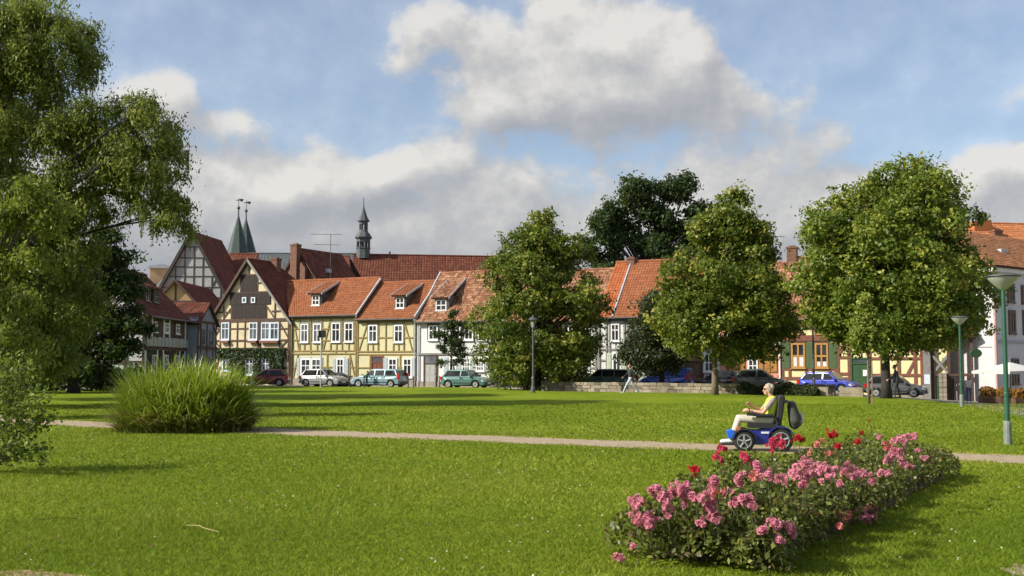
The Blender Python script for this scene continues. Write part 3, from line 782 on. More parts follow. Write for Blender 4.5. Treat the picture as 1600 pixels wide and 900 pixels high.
def brown_lodge():
    f = ROW.sub(1069); h = House('brown_house', 'narrow brown rendered house between the blue van and the dark hatchback', f)
    s1 = h.S(1099, 540); ez = h.Z(1085, 497); run = 4.2; rz = h.Z(1085, 418, run)
    h.long_wall(.004, s1, 8.4, ez, rz, run, 'render_brown'); h.long_roof(0, s1, ez, rz, run, 'tile_orange'); h.gutter(0, s1, ez - .2)
    h.win(1077, 508, 1090, 534, 'paint_white', 2, (.36,)); h.door(1075, 566, 1095, 604, 'paint_brown', 'timber_dark')
def blue_white():
    f = ROW.sub(1099.6); h = House('white_house', 'narrow white house with tall blue-edged window beside the salmon house', f)
    s1 = h.S(1124.6, 540); ez = h.Z(1112, 499); run = 4.2; rz = h.Z(1112, 421, run)
    h.long_wall(.004, s1, 8.4, ez, rz, run, 'plaster_white'); h.long_roof(0, s1, ez, rz, run, 'tile_old'); h.gutter(0, s1, ez - .2)
    h.win(1100.5, 552, 1115, 581, 'paint_white', 2, (.5,), 'pane_dark', .10, surround='paint_paleblue'); h.win(1103, 510, 1117, 534, 'paint_white', 2, (.36,), surround='paint_paleblue')
    z = h.Z(1112, 547); box(h.r, 'string_course', .02, s1, -.08, -.002, z - .1, z + .15, 'paint_paleblue')
    box(h.r, 'plinth', 0.01, s1, -.06, .02, -.6, .6, 'plaster_bluegrey')

def salmon_house():
    f = ROW.sub(1125); h = House('salmon_house', 'salmon pink house with amber wooden shutters and panelled door', f)
    s1 = h.S(1219.5, 540); ez = h.Z(1170, 503); run = 4.2; rz = h.Z(1190, 413, run)
    h.long_wall(.004, s1, 8.4, ez, rz, run, 'plaster_pink'); h.long_roof(0, s1, ez, rz, run, 'tile_old'); h.gutter(0, s1, ez - .2); h.downpipe(s1 - .05, ez - .2, 0, 'paint_white', r=.07)
    h.door(1139, 555, 1153.5, 604, 'paint_amber', 'paint_brown', 563)
    h.shut(1155.3, 553, 1164, 581.5, 'paint_amber'); h.win(1168.5, 554, 1184.5, 580.5, 'paint_white', 2, (.33, .66), 'pane_dark', .10)
    h.shut(1185.6, 553, 1193, 581.5, 'paint_amber'); h.shut(1195, 555, 1204, 581.5, 'paint_amber'); h.shut(1204.6, 555, 1214.3, 581.5, 'paint_amber')
    a, b = h.S(1126.5), h.S(1134.5); box(h.r, 'pilaster', a, b, -.12, -.002, -.2, h.Z(1130, 551), 'plaster_pink')
    z = h.Z(1170, 550.5); box(h.r, 'string_course', .02, s1 - .1, -.10, -.002, z - .05, z + .12, 'paint_amber')
    for x0 in (1136, 1158, 1180, 1200): h.win(x0, 512, x0 + 13, 538, 'paint_white', 2, (.36,), curt=.3)
    chimney(h.r, h.S(1238, 400, run), run, rz - .6, h.Z(1238, 386, run), .7, 'chimney_brick')

# ================================================================== L: cream half-timber with green shutters
def green_shutters():
    f = ROW.sub(1220); h = House('shuttered_house', 'pale yellow house with red-brown timbers, green shutters and green double door', f)
    T = 'timber_red'; s1 = h.S(1442, 540); ez = h.Z(1330, 494); run = 4.2; rz = h.Z(1330, 400, run)
    h.long_wall(.004, s1, 8.4, ez, rz, run, 'plaster_pale_yellow'); h.long_roof(0, s1 + .1, ez, rz, run, 'tile_old'); h.gutter(0, s1, ez - .2)
    h.hz(1221, 1441, 527.5, .42, T, .12); h.hz(1221, 1309, 576.8, .14, T); h.hz(1221, 1328, 591.3, .2, T)
    h.hz(1309, 1327, 558.5, .17, T); h.hz(1309, 1327, 584, .17, T); h.hz(1358, 1441, 560, .18, T); h.hz(1358, 1441, 586, .18, T)
    for x, y0, y1 in ((1222, 528, 592), (1234, 577, 592), (1260, 577, 592), (1270, 577, 592), (1297, 577, 592), (1306, 577, 592), (1309, 528, 592), (1326.5, 528, 606), (1359, 528, 612), (1378, 528, 612), (1404, 528, 612), (1430, 528, 615), (1440.5, 528, 615)): h.vt(x, y0, y1, .19, T)
    for q in ((1310, 552, 1323, 533), (1416, 588, 1430, 562), (1413, 535, 1430, 557), (1361, 610, 1377, 588)): h.beam(*q, w=.17, mat=T)
    for x in (1230, 1252, 1274, 1296, 1318, 1340, 1362, 1384, 1406, 1428): h.vt(x, 497, 525, .17, T)
    h.hz(1221, 1441, 512, .15, T)
    for x0 in (1233, 1277, 1321, 1365, 1409): h.win(x0, 500, x0 + 15, 522, 'paint_amber', 2, (.4,))
    for x0, x1, pn in ((1236, 1258.5, 'pane_dark'), (1273, 1294.6, 'pane_dark')):
        w = h.win(x0, 536, x1, 575, 'paint_amber', 2, (.52,), pn, .12, .09, surround='timber_dark')
        a, b = h.S(x0 + 2), h.S(x1 - 2); zt = h.Z((x0 + x1) / 2, 558 if x0 < 1250 else 565); zb = h.Z((x0 + x1) / 2, 573)
        m_ = (a + b) / 2
        box(w, 'curtain', a + .02, m_ - .08, -.058, -.046, zb, zt, 'curtain'); box(w, 'curtain', m_ + .08, b - .02, -.058, -.046, zb, zt, 'curtain')
    for x0, x1 in ((1222.5, 1234.6), (1260, 1271.4), (1296, 1308)): h.shut(x0, 535, x1, 575.8, 'paint_shutter_green')
    d = h.door(1331.5, 561, 1357, 612, 'paint_green', 'paint_green', 568)
    a, b = h.S(1348), h.S(1354.5); box(d, 'paper_notice', a, b, -.085, -.072, h.Z(1351, 587.5), h.Z(1351, 578), 'paint_white')
    for i in range(9):   # rough stone plinth in blocks
        xa = h.S(1221.5) + i * (h.S(1328) - h.S(1221.5)) / 9; xb = xa + (h.S(1328) - h.S(1221.5)) / 9
        for zz in range(2): box(h.r, 'plinth_stone', xa + .02 + .1 * zz, xb - .02 + .1 * zz, -.10 - R.uniform(0, .03), .02, -.35 + zz * .42, .05 + zz * .42, 'stone_plinth')
    for i in range(7):
        xa = h.S(1358) + i * (s1 - h.S(1358)) / 7; xb = xa + (s1 - h.S(1358)) / 7; box(h.r, 'plinth_stone', xa + .015, xb - .015, -.09 - R.uniform(0, .03), .02, -.7, .32 + R.uniform(-.02, .02), 'stone_plinth')
    g = h.r
    a = h.S(1443); b = h.S(1454); box(g, 'board_panel', a, b, -.3, .1, -.6, h.Z(1448, 545), 'timber_grey'); box(g, 'poster', a + .03, b - .05, -.32, -.305, h.Z(1448, 600), h.Z(1448, 585), 'paint_paleblue')

# ================================================================== M: timber gateway with brick pier
def gateway():
    f = ROW.sub(1456); h = House('timber_gateway', 'dark timber gateway with crossed braces and pale stone pier beside the restaurant', f, 'gateway')
    s1 = h.S(1520, 560); zt = h.Z(1480, 530); T = 'timber_dark'
    box(h.r, 'rear_wall', 0, s1, 1.6, 1.8, -.8, zt, 'plaster_tan'); box(h.r, 'lintel', -.1, s1 + .2, -.12, .12, zt, zt + .3, T)
    roof_plane(h.r, (-.2, -.5, zt + .2), (s1 + .3, -.5, zt + .2), (s1 + .3, 2, zt + 1.6), (-.2, 2, zt + 1.6), 'tile_old')
    for x in (1458, 1482, 1500, 1518): 
        a = h.S(x); box(h.r, 'post', a - .1, a + .1, -.1, .1, -.8, zt, T)
    z0, z1 = h.Z(1465, 583), h.Z(1465, 556)
    bar(h.r, 'brace', (h.S(1457), z0), (h.S(1481), z1), .16, .1, 'timber_grey', 0); bar(h.r, 'brace', (h.S(1457), z1), (h.S(1481), z0), .16, .1, 'timber_grey', -.1)
    box(h.r, 'rail', h.S(1457), h.S(1518), -.08, .08, z0 - .2, z0 - .02, T); box(h.r, 'infill', h.S(1458), h.S(1481), .14, .22, z0, zt, 'plaster_pale_yellow')
    a, b = h.S(1466), h.S(1479); n = 6; zb = -.7
    for i in range(n):
        for k in range(2):
            q = (b - a) / 2; box(h.r, 'pier_stone', a + k * q + .015, a + (k + 1) * q - .015, -.42 - R.uniform(0, .04), -.12, zb + i * (z0 - zb) / n + .01, zb + (i + 1) * (z0 - zb) / n - .015, 'stone_plinth')
    for i in range(5):
        xa = h.S(1483 + i * 3.6); box(h.r, 'gate_board', xa, h.S(1486 + i * 3.6), -.05, .0, -.7, z0 - .2, 'boards_dark')
    box(h.r, 'side_door', h.S(1456.5), h.S(1465), -.02, .05, -.7, z0 - .2, 'paint_green')

# ================================================================== N: white restaurant on the corner
def restaurant():
    Y = 70; c = atY(1555.5, 569, Y); f = Facade(c.x, c.y, rad(38)); h = House('corner_restaurant', 'large white corner building with brown tiled roof behind the cafe parasol', f, 'building')
    ez = h.Z(1557, 414); L = 16; D = 9; base = -1.2
    g = Geo().box(0, L, 0, D, base, ez); g.obj('wall', 'plaster_restaurant', h.r)
    run = D / 2; rz = h.Z(1572, 371, run)
    roof_plane(h.r, (-.4, -.45, ez - .1), (L, -.45, ez - .1), (L, run, rz), (1.2, run, rz), 'tile_brown'); roof_plane(h.r, (-.4, D + .4, ez - .1), (-.4, -.45, ez - .1), (1.2, run, rz), (1.2, run + .02, rz), 'tile_brown')
    box(h.r, 'cornice', -.25, L, -.28, -.003, ez - .45, ez - .12, 'plaster_offwhite'); box(h.r, 'cornice', -.28, -.003, -.003, D, ez - .45, ez - .12, 'plaster_offwhite')
    z = h.Z(1580, 534); box(h.r, 'string_course', 0, L, -.10, -.002, z - .09, z + .07, 'plaster_grey')
    Geo().tube([(-.12, -.12, ez - .4), (-.12, -.12, base)], .09, 8).obj('downpipe', 'plaster_rose', h.r)
    for (x0, y0, x1, y1) in ((1576, 487, 1586, 521), (1574, 446, 1584, 472), (1598, 487, 1608, 521), (1596, 448, 1606, 474)):
        h.win(x0, y0, x1, y1, 'paint_brown', 2, (.36,), 'pane_dark', .12, surround='paint_brown')
    h.win(1580, 560, 1592, 600, 'paint_brown', 2, (.36,), 'pane_dark', .12)
    # skylight and sign
    x = h.S(1563, 391, 1.9); zz = h.Z(1563, 391, 1.9)
    box(h.r, 'skylight', x - .45, x + .45, 1.6, 2.2, zz - .35, zz + .05, 'zinc')
    # oval sign on a bracket on the sunlit side
    sg = atY(1525, 552, 64); e = empty('hanging_sign', (sg.x, sg.y, sg.z)); tag(e, 'dark green oval sign hanging on a bracket from the white building', 'sign')
    g = Geo().lathe([(.0, -.03), (.34, -.03), (.36, 0), (.34, .03), (.0, .03)], 24, (0, 0, 0), 'y'); v = [(a, b, q * .72) for a, b, q in g.v]; g.v = v; g.obj('sign_board', 'paint_green', e)
    Geo().tube([(-.05, 0, .34), (.0, 0, .26)], .02, 6).tube([(-.2, 0, .36), (1.1, .3, .36)], .025, 6).obj('bracket', 'gutter', e)
    # a second roof behind
    Y = 92; c = atY(1530, 569, Y); f = Facade(c.x, c.y, rad(10)); h = House('orange_roofed_house', 'house with plain orange roof rising behind the brown restaurant roof', f)
    ez = h.Z(1540, 385); rz = h.Z(1560, 350, 4); h.long_wall(0, 14, 8, ez, rz, 4, 'plaster_offwhite'); h.long_roof(0, 14, ez, rz, 4, 'tile_plain', tw=.3, th=.4)
    chimney(h.r, h.S(1556, 362, 2), 2, ez, h.Z(1556, 360, 2), .8, 'chimney_brick')
    wx = h.S(1534, 350, 3); Geo().prism([(wx - 1.2, ez), (wx + 1.2, ez), (wx + .6, h.Z(1534, 344, 3)), (wx - 1.0, h.Z(1534, 347, 3))], 2.5, 3.5).obj('parapet_gable', 'tile_plain', h.r)

# ================================================================== the dark houses at the left, seen past the maple
def left_houses():
    T = 'timber_dark'
    X0 = (227 - 800) / F * 75
    # A1: gable to the camera, long side in shade
    f = Facade(X0, 75, rad(90)); h = House('half_timbered_house', 'dark half-timbered house with white gable end and pale balcony band beside the maple', f)
    L = 9.4; wd = 6.6; ez = f.Z(227, 489.5); rz = ez + 3.4
    v = [(0, 0, -.6), (0, 0, ez), (0, wd / 2, rz - .12), (0, wd, ez), (0, wd, -.6)]; v += [(L, y, z) for _, y, z in v]
    mesh_obj('wall', v, [(0, 1, 2, 3, 4), (9, 8, 7, 6, 5)] + [(i, i + 5, (i + 1) % 5 + 5, (i + 1) % 5) for i in range(5)], 'plaster_white', h.r)
    h.long_roof(-.3, L + .2, ez, rz, wd / 2, 'tile_dark')
    h.gutter(0, L, ez - .22)
    zb0, zb1 = f.Z(240, 541), f.Z(240, 526.5)
    box(h.r, 'upper_boarding', .05, L, -.02, -.002, zb1 + .02, ez - .1, 'timber_dark')
    n = 22
    for i in range(n): box(h.r, 'balcony_board', .05 + i * L / n, .05 + (i + 1) * L / n - .03, -.16 - .02 * (i % 2), -.08, zb0, zb1, 'paint_grey')
    box(h.r, 'sill_beam', 0, L, -.08, -.003, zb0 - .25, zb0 - .02, T)
    for x in (.1, 1.3, 2.6, 3.9, 5.2, 6.5, 7.8, 9.1):
        box(h.r, 'post', x - .10, x + .10, -.07, -.003, zb1 + .03, ez - .1, 'paint_white' if R.random() < .7 else T); box(h.r, 'post', x - .09, x + .09, -.06, -.003, -.3, zb0 - .27, 'paint_white' if R.random() < .6 else T)
    for x in (1.5, 4.1, 6.7): window(h.r, x, x + .9, zb1 + .35, ez - .5, 'paint_white', 2, (.4,), 'pane_dark', .09)
    box(h.r, 'lower_boarding', .2, L, -.02, -.002, -.3, zb0 - .27, 'boards_dark')
    for x in (1.5, 4.1, 6.7): window(h.r, x, x + .9, .8, zb0 - .6, 'paint_white', 2, (.4,), 'pane_dark', .09)
    # timbers of the gable that faces the camera
    gm = empty('gable_frame', (0, 0, 0), rad(-90), h.r)
    def gb(x0, z0, x1, z1, w=.16): bar(gm, 'timber_beam', (x0, z0), (x1, z1), w, .06, T, -.035)
    # in this frame x runs along -y of the house: gable spans x = -wd .. 0
    for z in (ez - .1, ez - 1.3, 3.0, 1.9): gb(-wd, z, 0, z)
    gb(-wd + 1, ez + 1, -1, ez + 1); gb(-wd + 2, ez + 2.1, -2, ez + 2.1)
    for x in (-6.5, -5.2, -4, -3.3, -2.6, -1.35, -.1): gb(x, 0, x, min(rz - .3, ez - .1 + max(0, wd / 2 - abs(x + wd / 2)) * .9), .15)
    gb(-1.2, ez - 1.3, -.1, ez - .1, .13); gb(0, ez, -wd / 2, rz, .2); gb(-wd, ez, -wd / 2, rz, .2)
    # dormers on the shaded slope
    for x in (2.5, 4.3):
        d = empty('dormer', (0, 0, 0), 0, h.r); y = 1.25; zz = ez + y * 3.4 / (wd / 2)
        box(d, 'dormer_cheeks', x - .6, x + .6, y - .5, y + 1.0, zz - .6, zz + .75, 'timber_dark'); window(d, x - .45, x + .45, zz - .3, zz + .6, 'timber_grey', 2, (.5,), 'pane_dark', .07, y=y - .5)
        roof_plane(d, (x - .8, y - .8, zz + .72), (x + .8, y - .8, zz + .72), (x + .8, y + 1.3, zz + 1.35), (x - .8, y + 1.3, zz + 1.35), 'tile_dark', name='dormer_roof')
    # A2: small grey house, its gable to the right
    X1 = -24.6; f = Facade(X1, 84.6, rad(90)); h = House('small_grey_house', 'small blue-grey house with low gable between the dark house and the cream gable', f)
    L = 5.4; ez = f.Z(306, 500.5); rz = f.Z(315, 471)
    Geo().prism([(0, -.6), (L, -.6), (L, ez), (L / 2, rz - .1), (0, ez)], 0, 4).obj('wall', 'plaster_bluegrey', h.r)
    roof_plane(h.r, (-.3, 4, ez - .25), (-.3, -.25, ez - .25), (L / 2, -.25, rz), (L / 2, 4, rz), 'tile_dark'); roof_plane(h.r, (L + .3, -.25, ez - .25), (L + .3, 4, ez - .25), (L / 2, 4, rz), (L / 2, -.25, rz), 'tile_dark')
    for x in (1.0, 3.3): window(h.r, x, x + .9, ez - 1.9, ez - .6, 'timber_grey', 2, (.4,), 'pane_dark', .08); window(h.r, x, x + .9, .9, 2.3, 'timber_grey', 2, (.4,), 'pane_dark', .08)
    box(h.r, 'string_course', 0, L, -.12, -.003, 2.95, 3.2, T)
    for x in (.1, 1.0 - .15, 2.6, 4.4, L - .1): bar(h.r, 'timber_beam', (x, -.3), (x, ez - .1), .13, .06, T)
    for q in ((.1, 4.2, .85, ez - .2), (4.4, ez - .2, L - .1, 4.2)): bar(h.r, 'timber_beam', q[:2], q[2:], .11, .06, T)
    bar(h.r, 'timber_beam', (0, ez - .05), (L, ez - .05), .18, .07, T)
    # A3: tan gable with red roof behind
    c = atY(272, 569, 101); f = Facade(c.x, 101, 0); h = House('tan_gabled_house', 'house with small tan gable and dark red roof behind the blue-grey house', f)
    az = f.Z(272, 438); ez = az - 3.6; w = 3.4
    h.gable_wall(-w, w, 11, ez, az, 'plaster_tan')
    roof_plane(h.r, (w + .4, -.3, ez - .4), (w + .4, 11, ez - .4), (0, 11, az), (0, -.3, az), 'tile_dark'); roof_plane(h.r, (-w - .4, 11, ez - .4), (-w - .4, -.3, ez - .4), (0, -.3, az), (0, 11, az), 'tile_dark')
    for z in (ez + .2, ez + 1.6): bar(h.r, 'timber_beam', (-w + (z - ez) * .94, z), (w - (z - ez) * .94, z), .18, .06, T)
    for x in (-1.8, 0, 1.8): bar(h.r, 'timber_beam', (x, ez - 2), (x, az - .3 - abs(x) * 1.06), .15, .06, T)
    bar(h.r, 'verge_board', (w + .4, ez - .45), (0, az), .2, .06, T, -.33); bar(h.r, 'verge_board', (-w - .4, ez - .45), (0, az), .2, .06, T, -.33)

# ================================================================== B: the tall grey gable behind, and the roofs round it
def back_houses():
    T = 'timber_black'
    c = atY(297, 569, 113); f = Facade(c.x, c.y, rad(-5)); h = House('tall_grey_gable', 'tall grey gable house with black grid of timbers rising behind the red roofs', f)
    az = f.Z(297, 361.5); k = 1.80; zb = az - 10.0; w = 10 / k
    h.gable_wall(-w, w, 8.5, zb, az, 'plaster_grey', base=0)
    roof_plane(h.r, (w + .3, -.35, zb - .5), (w + .3, 8.5, zb - .5), (0, 8.5, az), (0, -.35, az), 'tile_dark', tw=.3, th=.4); roof_plane(h.r, (-w - .3, 8.5, zb - .5), (-w - .3, -.35, zb - .5), (0, -.35, az), (0, 8.5, az), 'tile_dark', tw=.3, th=.4)
    for s in (-1, 1): bar(h.r, 'verge_board', (s * (w + .3), zb - .5), (0, az), .32, .08, T, -.38)
    # grid of timbers: rows every storey half, posts every 1.1 m, cut to the gable
    rows = [az - q for q in (1.65, 2.8, 3.75, 4.75, 5.9, 7.0, 8.2)]
    for z in rows:
        hw = (az - z) / k - .25; bar(h.r, 'timber_beam', (-hw, z), (hw, z), .085, .06, T)
    for z0, z1, sh in zip(rows, rows[1:], (0, .35, 0, .35, 0, 0)):
        hw = (az - z0) / k - .12
        for i in range(-6, 7):
            x = i * .98 + .2
            if abs(x) < hw: bar(h.r, 'timber_beam', (x, z0), (x, z1), .08, .06, T)
    bar(h.r, 'timber_beam', (1.6, rows[5]), (2.8, rows[3]), .13, .06, T); bar(h.r, 'timber_beam', (-2.6, rows[5]), (-3.6, rows[4]), .13, .06, T)
    # roof to the right of it
    c = atY(338, 569, 119); f = Facade(c.x, c.y, rad(-3)); h = House('low_red_roofed_house', 'house with plain dark red roof between the tall grey gable and the twin spires', f)
    rz = f.Z(355, 397.5, 4); ez = f.Z(355, 445); h.long_wall(0, 3.3, 8, ez, rz, 4, 'plaster_grey', base=0); h.long_roof(0, 3.3, ez, rz, 4, 'tile_church', tw=.3, th=.4)
    # little lantern roof at the far left
    c = atY(246, 569, 140); f = Facade(c.x, c.y, rad(10)); h = House('distant_rooftop', 'distant tan brick attic with flat grey roof left of the tall grey gable', f)
    Geo().box(-1.2, 1.2, 0, 3, 0, f.Z(246, 419)).obj('wall', 'plaster_tan', h.r)
    z = f.Z(246, 419); Geo().prism([(-1.5, z), (1.5, z), (1.2, z + .35), (.3, z + .55), (-1.2, z + .3)], -.4, 3.4).obj('roof', 'zinc', h.r)
    Geo().prism([(-1.3, z - 5), (3.0, z - 5), (1.4, z - .6), (-.5, z - 2.6)], -1.2, -.6).obj('lower_roof', 'zinc', h.r)
    # brick house with the big chimney
    c = atY(464, 569, 106); f = Facade(c.x, c.y, rad(-28)); h = House('brick_gabled_house', 'brown brick house with massive chimney in front of its dark red gable roof', f)
    az = f.Z(468, 387); k = 1.35; zb = az - 4.5; w = 4.5 / k
    h.gable_wall(-w, w, 7, zb, az, 'chimney_brick', base=0)
    roof_plane(h.r, (w + .3, -.2, zb - .4), (w + .3, 7, zb - .4), (0, 7, az), (0, -.2, az), 'tile_dark', tw=.3, th=.4); roof_plane(h.r, (-w - .3, 7, zb - .4), (-w - .3, -.2, zb - .4), (0, -.2, az), (0, 7, az), 'tile_dark', tw=.3, th=.4)
    chimney(h.r, h.S(462, 400, -.5), -.5, zb - 3, h.Z(462, 382, -.5), .78, 'chimney_brick', .7)
    Geo().prism([(.25, zb - 1), (1.3, zb - 1), (1.3, az - 2.1), (.8, az - 1.5), (.25, az - 2.0)], -.6, .0).obj('brick_bay', 'chimney_brick', h.r)
    x = w * .55; box(h.r, 'skylight', x - .05, x + .25, 2.0, 2.6, az - .55 * 4.5 + .1, az - .55 * 4.5 + .5, 'zinc')
    c = atY(494, 569, 116); f = Facade(c.x, c.y, rad(-4)); h = House('mossy_roofed_house', 'house with dark mossy brown roof between the brick chimney and the long red roof', f)
    rz = f.Z(520, 401, 4); ez = f.Z(520, 440); h.long_wall(0, 2.4, 8, ez, rz, 4, 'plaster_grey', base=0); h.long_roof(-.6, 3.8, ez, rz, 4, 'tile_dark', tw=.3, th=.4, s1r=2.6)

def tv_antenna(px, pyb, pyt, Y, bars, label):
    b = atY(px, pyb, Y); tp = atY(px, pyt, Y); e = empty('tv_antenna', b); tag(e, label, 'antenna', 'roof antennas')
    Geo().tube([(0, 0, -2.6), (0, 0, tp.z - b.z)], .03, 6).obj('mast', 'gutter', e)
    for (x0, x1, y) in bars:
        a = atY(x0, y, Y) - b; c = atY(x1, y, Y) - b; g = Geo().tube([a, (c.x, c.y + .4, a.z)], .02, 5)
        n = 9
        for i in range(n):
            q = a.lerp(Vector((c.x, c.y + .4, a.z)), i / (n - 1)); L = .5 - .03 * i; g.tube([q + Vector((.0, -L, 0)), q + Vector((0, L, 0))], .010, 4)
        g.obj('aerial', 'gutter', e)

# ================================================================== the church: twin spires, slate roof, long red roof with its turret
def church():
    Y = 172
    for (px, tip, base_y, half, fin, lab) in ((368.5, 338, 398, 19, 309, 'taller green-slate church spire, left of the pair, with weathervane'), (380.6, 343, 398, 19, 313, 'slightly lower church spire, right of the pair, with weathervane')):
        b = atY(px, 569, Y); e = empty('church_spire', (b.x, b.y, 0), rad(22.5)); tag(e, lab, 'church spire', 'twin church spires')
        zt = atY(px, tip, Y).z; zb = atY(px, base_y, Y).z; zf = atY(px, fin, Y).z; r = half / F * Y / 1.0
        Geo().box(-r * .8, r * .8, -r * .8, r * .8, 0, zb - .3).obj('tower', 'plaster_grey', e)
        o = Geo().lathe([(r, zb - .5), (r * .93, zb), (r * .5, zb + (zt - zb) * .52), (.12, zt), (.02, zt + .1)], 8).obj('spire_roof', 'slate_green', e)
        Geo().lathe([(.12, zt - .2), (.10, zt + 1.6), (.05, zt + 1.8), (.04, zf)], 8).obj('finial', 'slate', e)
        zc = zt + (zf - zt) * .45
        Geo().lathe([(.0, -.28), (.2, -.2), (.28, 0), (.2, .2), (.0, .28)], 10, (0, 0, zc)).obj('ball', 'slate', e)
        Geo().prism([(-.45, zf - .5), (.1, zf - .42), (.55, zf - .65), (.8, zf - .2), (.3, zf - .15), (.05, zf - .28), (-.45, zf - .42)], -.03, .03).obj('weathervane', 'slate', e)
        Y += 4
    # slate nave roof
    c = atY(372, 569, 150); f = Facade(c.x, c.y, rad(2)); h = House('church_nave', 'grey slate church roof stretching between the twin spires and the turret', f, 'church')
    s1 = f.S(562, 420); rz = f.Z(465, 396.5, 6); ez = rz - 6
    h.long_wall(0, s1, 12, ez, rz, 6, 'plaster_grey', base=0); h.long_roof(0, s1, ez, rz, 6, 'slate', tw=.5, th=.5, relief=.5)
    # long red roof, ridge falling slightly away to the right
    c = atY(541, 569, 128); f = Facade(c.x, c.y, rad(9)); h = House('monastery_church', 'long plain red tiled church roof behind the yellow houses, carrying a turret', f, 'church')
    s1 = f.S(850, 420); r0 = f.S(552, 398, 5.5); rz = f.Z(560, 398, 5.5); ez = rz - 6.3
    h.long_wall(r0 + .4, s1, 11, ez, rz, 5.5, 'plaster_grey', base=0); h.long_roof(0, s1, ez, rz, 5.5, 'tile_church', tw=.34, th=.42, s0r=r0)
    box(h.r, 'ridge_vent', f.S(609, 395, 5.5) - .1, f.S(609, 395, 5.5) + .1, 5.4, 5.6, rz - .1, rz + .45, 'gutter')
    # ridge turret
    px, yb = 567.5, 5.5; Yt = f.world(f.S(px, 398, yb), yb).y; k = Yt / F
    w0 = f.world(f.S(px, 398, yb), yb); e = empty('ridge_turret', (w0.x, w0.y, rz), rad(22.5)); tag(e, 'dark two-tiered ridge turret with open arcades and pointed cap', 'turret')
    zz = lambda py: atY(px, py, Yt).z - rz
    def ring(r, y, m='slate'): return (r * k, zz(y))
    Geo().lathe([ring(11, 404), ring(11, 388.5), ring(12, 388.3), ring(12, 387.2)], 8).obj('turret_base', 'slate', e)
    def posts(r, y0, y1, w):
        for i in range(8):
            a = 2 * math.pi * i / 8; x, y = r * k * math.cos(a), r * k * math.sin(a)
            Geo().tube([(x, y, zz(y0)), (x, y, zz(y1))], w * k, 6).obj('post', 'slate', e)
    posts(9.6, 388, 375, 1.6); Geo().lathe([ring(11, 378), ring(11, 373.2)], 8).obj('frieze', 'slate', e)
    Geo().tube([(0, 0, zz(388)), (0, 0, zz(380.5)), (0, 0, zz(379))], [2.2 * k, 1.7 * k, .6 * k], 8).obj('bell', 'copper_green', e)
    Geo().lathe([ring(12.5, 373.5), ring(14.2, 371.5), ring(14, 370), ring(12.5, 368.5), ring(11, 365.5), ring(8, 362.5), ring(7, 359.5)], 8).obj('turret_dome', 'slate', e)
    posts(6.0, 360, 347, 1.1); Geo().lathe([ring(7, 350.5), ring(7, 346)], 8).obj('frieze', 'slate', e)
    Geo().lathe([ring(9.8, 346.2), ring(9.9, 344.5), ring(7, 340.5), ring(4.5, 334), ring(2.2, 327), ring(.9, 322), ring(.5, 309), ring(.1, 308)], 8).obj('turret_cap', 'slate', e)

# ================================================================== vegetation helpers
leaf_mat('leaf_ivy', (.012, .028, .010), (.020, .048, .013), (.045, .085, .018), .25, .45)
leaf_mat('leaf_lime', (.056, .098, .013), (.145, .200, .022), (.39, .37, .068), .45, .5, .55)
leaf_mat('leaf_maple', (.064, .112, .013), (.155, .225, .024), (.37, .38, .064), .45, .5, .55)
leaf_mat('leaf_dark', (.016, .026, .010), (.028, .042, .014), (.05, .065, .020), .2, .5)
leaf_mat('leaf_oak', (.015, .034, .010), (.026, .055, .014), (.045, .085, .018), .3, .5)
leaf_mat('leaf_willow', (.085, .128, .024), (.185, .245, .046), (.40, .42, .095), .5, .5, .55)
leaf_mat('leaf_pale', (.11, .16, .022), (.22, .29, .04), (.42, .45, .09), .5, .5, .55)
leaf_mat('leaf_bush', (.055, .10, .015), (.12, .19, .025), (.27, .32, .05), .45, .5)
leaf_mat('leaf_rose', (.085, .045, .016), (.088, .120, .020), (.24, .26, .055), .3, .4, .42, .3)
leaf_mat('leaf_reed', (.17, .28, .016), (.34, .45, .035), (.66, .67, .24), .52, .35, .7, .6)
leaf_mat('leaf_reed_dry', (.10, .065, .02), (.22, .14, .05), (.50, .38, .18), .3, .6)
leaf_mat('leaf_hedge', (.020, .034, .012), (.035, .055, .016), (.06, .08, .022), .2, .5)
leaf_mat('leaf_copper', (.13, .05, .01), (.28, .12, .02), (.45, .24, .05), .3, .5)
leaf_mat('petal_pink', (.72, .17, .30), (.86, .34, .46), (.92, .58, .66), .4, .6)
leaf_mat('petal_red', (.42, .008, .02), (.60, .015, .03), (.75, .06, .08), .3, .6)
leaf_mat('petal_crimson', (.48, .025, .09), (.62, .05, .12), (.75, .12, .20), .3, .6)
leaf_mat('petal_coral', (.62, .14, .14), (.74, .24, .22), (.82, .40, .36), .35, .6)
leaf_mat('petal_white', (.65, .62, .50), (.75, .72, .62), (.80, .78, .70), .35, .6)
plain('bark', (.085, .065, .048), .9, .4, 6, .8); plain('bark_dark', (.035, .030, .026), .9, .4, 6, .8); plain('bark_pale', (.16, .125, .085), .9, .35, 6, .6)
plain('stem_green', (.06, .075, .03), .7, .3, 9); plain('stem_brown', (.075, .05, .03), .8, .3, 9)

